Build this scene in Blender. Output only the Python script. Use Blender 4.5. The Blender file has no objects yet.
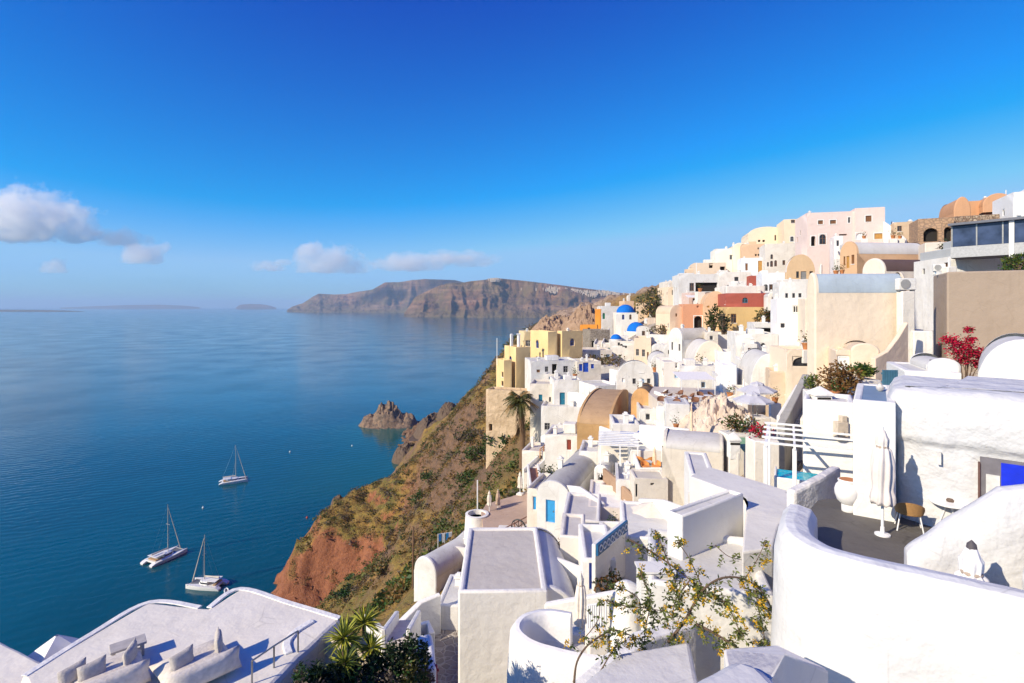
import bpy, bmesh, math, random
import numpy as np
from mathutils import Vector, noise
R = math.radians
F, CX, HY, CZ = 540.0, 512.0, 306.5, 105.0      # focal length in px, principal column, horizon row, eye height over the sea
SUN_AZ, SUN_EL = 213.0, 30.0                    # the sun stands behind the left shoulder
scene = bpy.context.scene
col = scene.collection
rnd = random.Random(7)

# ------------------------------------------------------------------ helpers
def P(px, py, Y):                                # the point Y metres ahead that is seen at a pixel
    return Vector(((px-CX)/F*Y, Y, CZ+(HY-py)/F*Y))
def Pz(px, py, z):                               # the point at height z seen at a pixel
    return P(px, py, (z-CZ)*F/(HY-py))
def tag(o, label=None, cat=None, group=None, kind=None):
    if label: o['label'] = label
    if cat: o['category'] = cat
    if group: o['group'] = group
    if kind: o['kind'] = kind
    return o
def empty(name, loc=(0,0,0), rz=0.0, label=None, cat=None, group=None):
    o = bpy.data.objects.new(name, None); col.objects.link(o)
    o.location = loc; o.rotation_euler = (0,0,rz); o.empty_display_size = .2
    return tag(o, label, cat, group)
class MB:
    def __init__(s): s.v=[]; s.f=[]; s.m=[]
    def quad(s, pts, m=0):
        n=len(s.v); s.v += [tuple(p) for p in pts]; s.f.append(tuple(range(n,n+len(pts)))); s.m.append(m)
    def box(s, a, b, m=0, sk=0):
        x0,y0,z0=a; x1,y1,z1=b; n=len(s.v)
        s.v += [(x0,y0,z0),(x1,y0,z0),(x1,y1,z0),(x0,y1,z0),(x0,y0,z1),(x1,y0,z1),(x1,y1,z1),(x0,y1,z1)]
        for q in ((0,3,2,1),(4,5,6,7),(0,1,5,4),(1,2,6,5),(2,3,7,6),(3,0,4,7)):
            s.f.append(tuple(n+i for i in q)); s.m.append(m)
    def prism(s, poly, z0, z1, m=0):             # poly: world xy outline, any winding; z1 may be a list
        a=sum(poly[i-1][0]*poly[i][1]-poly[i][0]*poly[i-1][1] for i in range(len(poly)))
        zs = z1 if isinstance(z1,(list,tuple)) else [z1]*len(poly)
        zb = z0 if isinstance(z0,(list,tuple)) else [z0]*len(poly)
        if a<0: poly=poly[::-1]; zs=list(zs)[::-1]; zb=list(zb)[::-1]
        n=len(s.v); k=len(poly)
        s.v += [(p[0],p[1],z) for p,z in zip(poly,zb)]+[(p[0],p[1],z) for p,z in zip(poly,zs)]
        s.f.append(tuple(n+k-1-i for i in range(k))); s.m.append(m)
        s.f.append(tuple(n+k+i for i in range(k))); s.m.append(m)
        for i in range(k):
            j=(i+1)%k; s.f.append((n+i,n+j,n+k+j,n+k+i)); s.m.append(m)
    def tube(s, pts, r, n=8, m=0, cap=True):     # r: number or one per point
        pts=[Vector(p) for p in pts]; k=len(pts); rs = r if isinstance(r,(list,tuple)) else [r]*k
        base=len(s.v); ref=Vector((0,0,1))
        for i,p in enumerate(pts):
            d=(pts[min(i+1,k-1)]-pts[max(i-1,0)]).normalized()
            u=d.cross(ref if abs(d.z)<.95 else Vector((1,0,0))).normalized(); w=u.cross(d)
            for j in range(n):
                a=2*math.pi*j/n; s.v.append(tuple(p+rs[i]*(math.cos(a)*u+math.sin(a)*w)))
        for i in range(k-1):
            for j in range(n):
                q=(j+1)%n; s.f.append((base+i*n+j,base+(i+1)*n+j,base+(i+1)*n+q,base+i*n+q)); s.m.append(m)
        if cap:
            s.f.append(tuple(base+j for j in range(n))); s.m.append(m)
            s.f.append(tuple(base+(k-1)*n+n-1-j for j in range(n))); s.m.append(m)
    def lathe(s, prof, n=20, c=(0,0,0), m=0, rx=None, ry=None):        # prof: (radius, z)
        base=len(s.v); k=len(prof)
        for r,z in prof:
            for j in range(n):
                a=2*math.pi*j/n; s.v.append((c[0]+r*math.cos(a)*(rx or 1), c[1]+r*math.sin(a)*(ry or 1), c[2]+z))
        for i in range(k-1):
            for j in range(n):
                q=(j+1)%n; s.f.append((base+i*n+j,base+i*n+q,base+(i+1)*n+q,base+(i+1)*n+j)); s.m.append(m)
        if prof[0][0]>1e-3: s.f.append(tuple(base+n-1-j for j in range(n))); s.m.append(m)
        if prof[-1][0]>1e-3: s.f.append(tuple(base+(k-1)*n+j for j in range(n))); s.m.append(m)
    def build(s, name, mats, parent=None, smooth=False, loc=None, bevel=0, merge=True, seg=2, rough=0, label=None, angle=40):
        me=bpy.data.meshes.new(name); me.from_pydata(s.v,[],s.f)
        if not isinstance(mats,(list,tuple)): mats=[mats]
        for m_ in mats: me.materials.append(m_)
        if len(mats)>1: me.polygons.foreach_set('material_index', s.m)
        if merge:
            bm=bmesh.new(); bm.from_mesh(me); bmesh.ops.remove_doubles(bm, verts=bm.verts, dist=.0005)
            bmesh.ops.dissolve_degenerate(bm, edges=bm.edges, dist=.0005)
            bmesh.ops.recalc_face_normals(bm, faces=bm.faces) if smooth!='keep' else None
            bm.to_mesh(me); bm.free()
        if smooth or bevel:
            me.polygons.foreach_set('use_smooth',[True]*len(me.polygons))
            try: me.set_sharp_from_angle(angle=R(angle if not bevel else 60))
            except Exception: pass
        o=bpy.data.objects.new(name,me); col.objects.link(o)
        if parent: o.parent=parent
        if loc is not None: o.location=loc
        if bevel:
            b=o.modifiers.new('soft_edges','BEVEL'); b.width=bevel; b.segments=seg; b.limit_method='ANGLE'; b.angle_limit=R(35); b.harden_normals=False
        if rough:
            sb=o.modifiers.new('finer','SUBSURF'); sb.subdivision_type='SIMPLE'; sb.levels=sb.render_levels=rough[0]
            tx=bpy.data.textures.get('lumps') or bpy.data.textures.new('lumps','CLOUDS'); tx.noise_scale=.9
            dp=o.modifiers.new('uneven','DISPLACE'); dp.texture=tx; dp.strength=rough[1]; dp.mid_level=.5; dp.texture_coords='GLOBAL'
        if label: o['label']=label
        return o

# ------------------------------------------------------------------ materials
MATS={}
class NT:
    def __init__(s, name):
        s.mat=bpy.data.materials.new(name); s.mat.use_nodes=True; s.t=s.mat.node_tree; s.n=s.t.nodes; s.l=s.t.links
        s.b=s.n['Principled BSDF']; s.pos=None
    def node(s, typ, **kw):
        x=s.n.new(typ)
        for k,v in kw.items():
            if k in x.inputs: x.inputs[k].default_value=v
            else: setattr(x,k,v)
        return x
    def link(s,a,b): s.l.new(a,b)
    def position(s, scale=(1,1,1)):
        if s.pos is None: s.pos=s.node('ShaderNodeNewGeometry')
        if tuple(scale)==(1,1,1): return s.pos.outputs['Position']
        mp=s.node('ShaderNodeMapping'); mp.inputs['Scale'].default_value=scale; s.link(s.pos.outputs['Position'],mp.inputs['Vector']); return mp.outputs['Vector']
    def noise(s, scale, detail=3, rough=.55, vec=None):
        x=s.node('ShaderNodeTexNoise'); x.inputs['Scale'].default_value=scale; x.inputs['Detail'].default_value=detail; x.inputs['Roughness'].default_value=rough
        s.link(vec if vec is not None else s.position(), x.inputs['Vector']); return x.outputs['Fac']
    def ramp(s, fac, stops):
        x=s.node('ShaderNodeValToRGB'); e=x.color_ramp.elements
        while len(e)<len(stops): e.new(.5)
        for i,(p,c) in enumerate(stops):
            e[i].position=p; e[i].color=(c,c,c,1) if isinstance(c,(int,float)) else (*c,1)
        s.link(fac,x.inputs['Fac']); return x.outputs['Color']
    def mix(s, fac, a, b, mode='MIX'):
        x=s.node('ShaderNodeMix'); x.data_type='RGBA'; x.blend_type=mode
        for inp,val in ((x.inputs[0],fac),(x.inputs[6],a),(x.inputs[7],b)):
            if hasattr(val,'is_output') or hasattr(val,'links'): s.link(val,inp)
            elif isinstance(val,(int,float)): inp.default_value=val
            else: inp.default_value=(*val,1)
        return x.outputs[2]
    def bump(s, h, strength, dist, prev=None):
        x=s.node('ShaderNodeBump'); x.inputs['Strength'].default_value=strength; x.inputs['Distance'].default_value=dist
        s.link(h,x.inputs['Height'])
        if prev is not None: s.link(prev,x.inputs['Normal'])
        return x.outputs['Normal']
    def done(s, color=None, normal=None, rough=None):
        if color is not None:
            if isinstance(color,tuple): s.b.inputs['Base Color'].default_value=(*color,1)
            else: s.link(color,s.b.inputs['Base Color'])
        if normal is not None: s.link(normal,s.b.inputs['Normal'])
        if rough is not None:
            if isinstance(rough,(int,float)): s.b.inputs['Roughness'].default_value=rough
            else: s.link(rough,s.b.inputs['Roughness'])
        return s.mat
def plaster(c, dirt=.25, lump=.5):
    key=('plaster',c,dirt,lump)
    if key in MATS: return MATS[key]
    t=NT('plaster'); t.b.inputs['Specular IOR Level'].default_value=.25
    n1=t.noise(.55,5,.6); n2=t.noise(5.,4,.6); st=t.noise(1.0,4,.65,t.position((2.2,2.2,.22)))
    dark=tuple(x*y for x,y in zip(c,(.66,.63,.58)))
    cA=t.mix(t.ramp(n1,[(.38,0),(.75,dirt)]),c,dark)
    cB=t.mix(t.ramp(st,[(.56,0),(.78,dirt*1.1)]),cA,tuple(x*y for x,y in zip(c,(.58,.56,.53))))
    cC=t.mix(t.ramp(n2,[(.6,0),(.8,dirt*.6)]),cB,dark)
    vc=t.node('ShaderNodeTexVoronoi'); vc.feature='DISTANCE_TO_EDGE'; vc.inputs['Scale'].default_value=.55; t.link(t.position(),vc.inputs['Vector'])
    ck=t.mix(t.ramp(t.noise(.8,2),[(.52,0),(.6,1)]),(0,0,0),t.ramp(vc.outputs['Distance'],[(.0,.55*min(1,dirt*2)),(.012,0)]))
    cC=t.mix(ck,cC,tuple(x*.45 for x in c))
    n3=t.noise(1.6,3,.5); n4=t.noise(9.,3,.6)
    nm=t.bump(n3,.55*lump,.22); nm=t.bump(n4,.5*lump,.045,nm)
    MATS[key]=t.done(cC,nm,.85); return MATS[key]
def plain(name, c, rough=.6, metal=0, var=.12, scale=6., bump=0, spec=.5):
    key=(name,c,rough)
    if key in MATS: return MATS[key]
    t=NT(name); n=t.noise(scale,3); t.b.inputs['Metallic'].default_value=metal; t.b.inputs['Specular IOR Level'].default_value=spec
    cc=t.mix(t.ramp(n,[(.35,0),(.7,1)]),tuple(min(1,x*(1+var)) for x in c),tuple(x*(1-var) for x in c))
    nm=t.bump(t.noise(scale*2,3),bump,.03) if bump else None
    MATS[key]=t.done(cc,nm,rough); return MATS[key]
def glass_dark():
    if 'glass' in MATS: return MATS['glass']
    t=NT('window_glass'); n=t.noise(1.1,2)
    MATS['glass']=t.done(t.ramp(n,[(.3,(.02,.022,.028)),(.7,(.07,.07,.075))]),None,.12); return MATS['glass']
def rubble(name, a, b, mortar, scale=2.2, stretch=(1,1,1.4)):
    key=(name,)
    if key in MATS: return MATS[key]
    t=NT(name); v=t.node('ShaderNodeTexVoronoi'); v.inputs['Scale'].default_value=scale; t.link(t.position(stretch),v.inputs['Vector'])
    e=t.node('ShaderNodeTexVoronoi'); e.feature='DISTANCE_TO_EDGE'; e.inputs['Scale'].default_value=scale; t.link(t.position(stretch),e.inputs['Vector'])
    sep=t.node('ShaderNodeSeparateColor'); t.link(v.outputs['Color'],sep.inputs[0])
    c=t.mix(sep.outputs[0],a,b); c=t.mix(t.ramp(t.noise(7,3),[(.3,0),(.8,.5)]),c,tuple(x*.5 for x in a))
    edge=t.ramp(e.outputs['Distance'],[(.02,0),(.12,1)])
    c=t.mix(edge,mortar,c); nm=t.bump(edge,.7,.08)
    MATS[key]=t.done(c,nm,.9); return MATS[key]
WHITE=(.79,.775,.745); 
def W(d=.3,l=.7): return plaster(WHITE,d,l)
# ------------------------------------------------------------------ camera, sky, sun
cam=bpy.data.cameras.new('camera'); cam_o=bpy.data.objects.new('camera',cam); col.objects.link(cam_o)
cam.lens=F/1024*36; cam.sensor_width=36; cam.shift_y=(HY-341.5)/1024; cam.clip_start=.1; cam.clip_end=200000
cam_o.location=(0,0,CZ); cam_o.rotation_euler=(R(90),0,0); scene.camera=cam_o
world=bpy.data.worlds.new('World'); scene.world=world; world.use_nodes=True
wn=world.node_tree.nodes; wl=world.node_tree.links; bg=wn['Background']; sky=wn.new('ShaderNodeTexSky')
sky.sky_type='NISHITA'; sky.sun_disc=False; sky.sun_elevation=R(SUN_EL); sky.altitude=100; sky.air_density=1.0; sky.dust_density=.3; sky.ozone_density=4.0
to_sun=Vector((math.cos(R(SUN_AZ))*math.cos(R(SUN_EL)), math.sin(R(SUN_AZ))*math.cos(R(SUN_EL)), math.sin(R(SUN_EL))))
sky.sun_rotation=math.atan2(to_sun.x,to_sun.y)
sepc=wn.new('ShaderNodeSeparateColor'); comb=wn.new('ShaderNodeCombineColor'); wl.new(sky.outputs[0],sepc.inputs[0])
for ch,(mul,off,top) in enumerate(((1.35,-2.6,1.9),(1.0,-1.03,3.8),(1.13,0,6.0))):       # a deeper, clearer sky than the plain model
    m1=wn.new('ShaderNodeMath'); m1.operation='MULTIPLY_ADD'; m1.inputs[1].default_value=mul; m1.inputs[2].default_value=off; wl.new(sepc.outputs[ch],m1.inputs[0])
    m2=wn.new('ShaderNodeMath'); m2.operation='MAXIMUM'; m2.inputs[1].default_value=0; wl.new(m1.outputs[0],m2.inputs[0])
    m3=wn.new('ShaderNodeMath'); m3.operation='MINIMUM'; m3.inputs[1].default_value=top; wl.new(m2.outputs[0],m3.inputs[0]); wl.new(m3.outputs[0],comb.inputs[ch])
wl.new(comb.outputs[0],bg.inputs['Color']); bg.inputs['Strength'].default_value=.12
sl=bpy.data.lights.new('sun','SUN'); sl.energy=4.5; sl.angle=R(.5); sl.color=(1,.87,.66)
so=bpy.data.objects.new('sun',sl); col.objects.link(so); so.location=(-60,-40,200); so.rotation_euler=(-to_sun).to_track_quat('-Z','Y').to_euler()
vs=scene.view_settings; vs.view_transform='Standard'; vs.look='None'; vs.gamma=1; vs.exposure=.42; vs.use_curve_mapping=False
cy=scene.cycles; cy.max_bounces=32; cy.diffuse_bounces=3; cy.glossy_bounces=2; cy.transmission_bounces=2; cy.transparent_max_bounces=6; cy.volume_bounces=32
cy.use_denoising=True; cy.use_adaptive_sampling=True; cy.adaptive_threshold=.02; cy.volume_step_rate=1; cy.caustics_reflective=False; cy.caustics_refractive=False
cy.sample_clamp_indirect=6

# ------------------------------------------------------------------ haze over the whole scene
def haze():
    m=bpy.data.materials.new('haze_air'); m.use_nodes=True; n=m.node_tree.nodes; n.clear()
    out=n.new('ShaderNodeOutputMaterial'); v=n.new('ShaderNodeVolumePrincipled')
    v.inputs['Color'].default_value=(.55,.75,1,1); v.inputs['Density'].default_value=4.8e-5; v.inputs['Anisotropy'].default_value=.0
    m.node_tree.links.new(v.outputs[0],out.inputs['Volume'])
    b=MB(); b.box((-45000,-1500,-7),(45000,52000,640)); o=b.build('haze',m); tag(o,'thin pale haze over the bay','haze',kind='stuff')
haze()

# ------------------------------------------------------------------ sea
def sea():
    t=NT('sea_water'); t.b.inputs['Specular IOR Level'].default_value=.5; t.b.inputs['IOR'].default_value=1.38
    p=t.position()
    far=t.noise(.004,3); 
    c=t.mix(t.ramp(far,[(.35,0),(.7,1)]),(.0003,.048,.064),(.0010,.098,.140))
    # shallows along the coast: distance to two points of the shore
    for (cx,cy_,r0,r1,cc) in SHALLOWS:
        d=t.node('ShaderNodeVectorMath',operation='DISTANCE'); t.link(p,d.inputs[0]); d.inputs[1].default_value=(cx,cy_,0)
        ad=t.node('ShaderNodeMath',operation='MULTIPLY_ADD'); t.link(t.noise(.05,4),ad.inputs[0]); ad.inputs[1].default_value=-r1*.5; t.link(d.outputs['Value'],ad.inputs[2])
        mr=t.node('ShaderNodeMapRange'); mr.inputs[1].default_value=r0; mr.inputs[2].default_value=r1; mr.inputs[3].default_value=.75; mr.inputs[4].default_value=0
        t.link(ad.outputs[0],mr.inputs[0]); c=t.mix(mr.outputs[0],c,cc)
    n1=t.noise(.9,3,.6,t.position((1,.45,1))); n2=t.noise(.09,4,.6,t.position((1,.55,1))); n3=t.noise(.012,3,.5)
    wv=t.node('ShaderNodeTexWave'); wv.inputs['Scale'].default_value=.055; wv.inputs['Distortion'].default_value=6; wv.inputs['Detail'].default_value=3; wv.inputs['Detail Scale'].default_value=1.5
    mp=t.node('ShaderNodeMapping'); mp.inputs['Rotation'].default_value=(0,0,R(62)); t.link(p,mp.inputs['Vector']); t.link(mp.outputs[0],wv.inputs['Vector'])
    nm=t.bump(n1,.16,.28); nm=t.bump(n2,.2,1.1,nm); nm=t.bump(wv.outputs['Fac'],.05,1.0,nm)
    rg=t.ramp(n3,[(.3,.08),(.7,.2)])
    m=t.done(c,nm,rg)
    b=MB(); b.quad([(-44000,-1400,0),(44000,-1400,0),(44000,51000,0),(-44000,51000,0)]); tag(b.build('sea',m),kind='structure')
SHALLOWS=[(-66,400,20,110,(.004,.075,.075)),(-90,455,14,60,(.008,.10,.09)),(-75,345,10,60,(.006,.09,.085))]
sea()

# ------------------------------------------------------------------ the hill: heights interpolated through surveyed points
GROUND=[tuple(P(*q)) for q in [
 (460,420,200),(440,440,215),(420,460,240),(400,480,255),(400,520,200),(350,520,205),(334,503,222),(373,492,262),(380,560,150),(345,580,155),
 (420,560,112),(450,500,130),(480,470,115),(470,440,140),(488,408,150),(425,430,330),(440,412,400),(500,362,215),(485,378,235),(525,328,240),(560,318,240),(600,304,250),(470,392,290),
 (480,680,30),(440,640,33),(540,600,32),(440,560,60),(470,530,60),(520,500,62),(570,520,48),(520,470,88),(560,440,72),(600,450,60),(500,455,100),(520,400,112),
 (600,400,85),(650,400,68),(560,380,98),(620,362,122),(600,340,150),(620,325,168),(660,390,75),(690,375,88),(700,345,108),(740,337,108),(680,302,132),(720,285,138),(690,288,162),
 (760,272,150),(800,250,155),(800,285,115),(830,290,95),(860,290,80),(900,252,107),(940,246,95),(1000,243,94),(1020,232,100),(780,356,78),(740,395,62),(790,405,52),(720,424,50),
 (760,480,36),(810,470,30),(820,430,32),(850,395,35),(900,390,30),(880,370,42),(930,358,40),(985,355,36)]]
GROUND += [(0,0,95),(8,4,96),(15,14,98),(18,18,99),(-9,10,94.5),(-9,15,94.3),(-14,16,93),(0,20,88),(-8,26,82),(-14,20,84),(-22,20,78),(-30,40,60),(-20,60,66),(-25,105,45),
 (-60,100,28),(-90,100,2),(-88,196,-1),(-82,225,-2),(-79,250,-2),(-74,280,-2),(-76,310,-2),(-75,336,-2),(-73,369,-1.5),(-80,400,-2),(-92,421,-2),(-93,470,-3),(-80,510,-3),(-78,575,-3),(-30,600,2),
 (-85,185,-1),(-70,187,0),(-58,184,3),(-47,181,10),(-84,203,6),(-80,201,17),(-70,198.5,20),(-60,197,21),(-49,196,24),(-68,192,2),(-58,190,4),(-62,160,8),(-76,150,2),(-78,213,20),(-72,240,19.5),(-77,240,13),(-120,150,-8),(-130,250,-14),(-140,400,-14),(-130,560,-14),(-140,60,-8),(-120,20,-5),(-70,20,25),(-60,-15,50),(-20,-15,88),
 (20,-15,100),(60,0,112),(60,40,118),(110,60,128),(110,110,130),(150,150,130),(90,190,126),(60,220,112),(60,300,60),(120,300,70),(40,420,30),(100,450,35),(40,560,5),(150,600,5),(220,0,130),(220,300,90),(-60,420,16),(-55,390,22),(-68,445,9),(-70,500,6)]
GROUND=[(x,y,z-(2.6 if (y>28 and x>-2 and y<190 and z>60) else 0)) for x,y,z in GROUND]
def rbf_fit(pts):
    a=np.array(pts); x=a[:,:2]; n=len(a); d=np.linalg.norm(x[:,None]-x[None],axis=2)+np.eye(n)*.0
    A=np.zeros((n+3,n+3)); A[:n,:n]=d+np.eye(n)*.3; A[:n,n]=1; A[:n,n+1:]=x; A[n,:n]=1; A[n+1:,:n]=x.T
    return x, np.linalg.solve(A,np.concatenate([a[:,2],np.zeros(3)]))
def rbf_eval(fit, q):
    x,w=fit; n=len(x); out=np.empty(len(q))
    for i in range(0,len(q),20000):
        c=q[i:i+20000]; out[i:i+20000]=np.linalg.norm(c[:,None]-x[None],axis=2)@w[:n]+w[n]+c@w[n+1:]
    return out
def fbm(x,y,z=0,o=4): return noise.fractal(Vector((x,y,z)),.9,2.1,o)
def terrain():
    xs=np.concatenate([np.arange(-150,-100,5.),np.arange(-100,70,1.3),np.arange(70,225,5.)]); ys=np.concatenate([np.arange(-18,20,1.5),np.arange(20,300,1.4),np.arange(300,480,2.),np.arange(480,640,5.)])
    gx,gy=np.meshgrid(xs,ys); q=np.stack([gx.ravel(),gy.ravel()],1); fit=rbf_fit(GROUND); z=rbf_eval(fit,q)
    nx,ny=len(xs),len(ys); zz=z.copy()
    for i,(x,y) in enumerate(q):
        if y<15 or z[i]<-12: continue
        # rough only on the open slope, calm under the town
        wild=min(1,max(0,(-4+.02*y*0-x+ (y-20)*-.02)/14)) if y<150 else min(1,max(0,(y*.12-8-x)/16))
        if y>205: wild=1
        a=fbm(x/22,y/22,1,5); r=1-abs(fbm(x/9,y/9,5,4)); s=fbm(x/3.2,y/3.2,9,3)
        rock=1.5 if (x<-52 and y>330) else 1.0 if (y>225 and x>-15) else 1.25 if (y<216 and y>172 and x<-40) else .55
        gu=1-abs(fbm((x+.45*y)/17,(y-.45*x)/60,3,3)); zz[i]+=wild*(2.6*a + rock*(4.2*(r-.75)) + 2.6*(gu-.8) + .8*s*(.6+rock))
        if z[i]<3: zz[i]-= .3
        elif z[i]<10 and wild: zz[i]+=1.5*rock*s
    b=MB(); b.v=[(float(x),float(y),float(h)) for (x,y),h in zip(q,zz)]
    b.f=[(j*nx+i,j*nx+i+1,(j+1)*nx+i+1,(j+1)*nx+i) for j in range(ny-1) for i in range(nx-1)]; b.m=[0]*len(b.f)
    t=NT('hillside_ground'); p=t.position(); sp=t.node('ShaderNodeSeparateXYZ'); t.link(p,sp.inputs[0]); ge=t.node('ShaderNodeNewGeometry'); sn=t.node('ShaderNodeSeparateXYZ'); t.link(ge.outputs['Normal'],sn.inputs[0])
    n1=t.noise(.09,5,.6); n2=t.noise(.6,5,.65); n3=t.noise(2.6,4,.65)
    grass=t.mix(t.ramp(n1,[(.35,0),(.62,1)]),(.44,.25,.05),(.17,.165,.03)); grass=t.mix(t.ramp(n2,[(.4,0),(.65,.75)]),grass,(.19,.095,.04)); grass=t.mix(t.ramp(n3,[(.5,0),(.72,.7)]),grass,(.07,.075,.028))
    rock=t.mix(t.ramp(n2,[(.35,0),(.7,1)]),(.25,.135,.07),(.08,.05,.034)); rock=t.mix(t.ramp(n3,[(.45,0),(.7,.6)]),rock,(.27,.19,.13))
    red=t.mix(t.ramp(n2,[(.35,0),(.68,1)]),(.36,.135,.06),(.22,.075,.035)); red=t.mix(t.ramp(n3,[(.5,0),(.75,.5)]),red,(.42,.22,.12))
    # red scoria towards the promontory, pale rock on the far ridge
    mr=t.node('ShaderNodeMapRange'); mr.inputs[1].default_value=-34; mr.inputs[2].default_value=-46; t.link(sp.outputs['X'],mr.inputs[0])
    my=t.node('ShaderNodeMapRange'); my.inputs[1].default_value=300; my.inputs[2].default_value=255; t.link(sp.outputs['Y'],my.inputs[0])
    mu=t.node('ShaderNodeMath',operation='MULTIPLY'); t.link(mr.outputs[0],mu.inputs[0]); t.link(my.outputs[0],mu.inputs[1])
    rock=t.mix(mu.outputs[0],rock,red)
    px=t.node('ShaderNodeMapRange'); px.inputs[1].default_value=88; px.inputs[2].default_value=97; t.link(sp.outputs['Z'],px.inputs[0])
    pale=t.mix(t.ramp(n2,[(.35,0),(.65,1)]),(.50,.37,.28),(.25,.17,.12)); rock=t.mix(px.outputs[0],rock,pale)
    ad=t.node('ShaderNodeMath',operation='MULTIPLY_ADD'); t.link(n2,ad.inputs[0]); ad.inputs[1].default_value=.35; t.link(sn.outputs['Z'],ad.inputs[2])
    # steepness decides rock or grass; the shore band is bare
    steep=t.ramp(ad.outputs[0],[(.76,1),(.92,0)])
    pp=t.node('ShaderNodeMath',operation='MULTIPLY'); t.link(px.outputs[0],pp.inputs[0]); gy_=t.node('ShaderNodeMapRange'); gy_.inputs[1].default_value=200; gy_.inputs[2].default_value=215; t.link(sp.outputs['Y'],gy_.inputs[0]); t.link(gy_.outputs[0],pp.inputs[1])
    sh=t.node('ShaderNodeMapRange'); sh.inputs[1].default_value=13; sh.inputs[2].default_value=6; t.link(sp.outputs['Z'],sh.inputs[0])
    mx=t.node('ShaderNodeMath',operation='MAXIMUM'); t.link(sh.outputs[0],mx.inputs[0]); t.link(steep,mx.inputs[1]); mx2=t.node('ShaderNodeMath',operation='MAXIMUM'); t.link(mx.outputs[0],mx2.inputs[0]); t.link(pp.outputs[0],mx2.inputs[1])
    c=t.mix(mx2.outputs[0],grass,rock)
    # paved and plastered ground under the town
    tx=t.node('ShaderNodeMath',operation='MULTIPLY_ADD'); t.link(sp.outputs['Y'],tx.inputs[0]); tx.inputs[1].default_value=-.075; t.link(sp.outputs['X'],tx.inputs[2])
    town=t.node('ShaderNodeMapRange'); town.inputs[1].default_value=-4.5; town.inputs[2].default_value=-1.5; t.link(tx.outputs[0],town.inputs[0])
    ty=t.node('ShaderNodeMapRange'); ty.inputs[1].default_value=185; ty.inputs[2].default_value=165; t.link(sp.outputs['Y'],ty.inputs[0])
    tm=t.node('ShaderNodeMath',operation='MULTIPLY'); t.link(town.outputs[0],tm.inputs[0]); t.link(ty.outputs[0],tm.inputs[1])
    pave=t.mix(t.ramp(n2,[(.35,0),(.65,1)]),(.55,.48,.40),(.36,.30,.24))
    c=t.mix(tm.outputs[0],c,pave)
    nm=t.bump(n2,.9,1.2); nm=t.bump(n3,.9,.4,nm)
    o=b.build('hillside_terrain',t.done(c,nm,.95),smooth=True,merge=False,angle=180); tag(o,kind='structure'); return o,fit
terrain_o,GFIT=terrain()
def ground_z(x,y): return float(rbf_eval(GFIT,np.array([[x,y]]))[0])

# ------------------------------------------------------------------ rocky islet
def islet(name, c, rx, ry, h, seed, label, peaks):
    b=MB(); n=90; m=60; L=Vector(c)
    for j in range(m+1):
        for i in range(n+1):
            u=-1.25+2.5*i/n; v=-1.25+2.5*j/m; x,y=u*rx,v*ry
            d=math.hypot(u,v)
            hh=0
            for (pu,pv,ph,pr) in peaks: hh=max(hh, ph*(1-min(1,math.hypot(u-pu,v-pv)/pr)**1.6))
            w=fbm(x/9+seed,y/9,3,5); r=1-abs(fbm(x/5+seed,y/5,7,4)); z=h*(hh*(.85+.4*w)+.16*(r-.7)*(1.1-min(1,d)))
            edge=max(0,min(1,(1.08-d-.12*w)/.22)); z=z*edge+(-3)*(1-edge)
            b.v.append((x,y,z))
    b.f=[(j*(n+1)+i,j*(n+1)+i+1,(j+1)*(n+1)+i+1,(j+1)*(n+1)+i) for j in range(m) for i in range(n)]; b.m=[0]*len(b.f)
    t=NT('islet_rock'); n2=t.noise(.35,5,.65); n3=t.noise(1.8,4,.65)
    k=t.mix(t.ramp(n2,[(.36,0),(.64,1)]),(.26,.165,.10),(.07,.05,.04)); k=t.mix(t.ramp(n3,[(.5,0),(.72,.8)]),k,(.40,.32,.26))
    nm=t.bump(n2,.8,1.); nm=t.bump(n3,.7,.3,nm)
    o=b.build(name,t.done(k,nm,.9),smooth=True,merge=False,loc=c,angle=30); tag(o,label,'islet'); return o
islet('rocky_islet', Pz(387,427,0)+Vector((0,8,0)), 27, 20, 22, 3, 'small pointed brown rock islet standing in the sea just off the headland', [(-.05,.1,1,.75),(-.55,0,.5,.6),(.45,.1,.55,.7),(.75,.2,.3,.4)])

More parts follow.
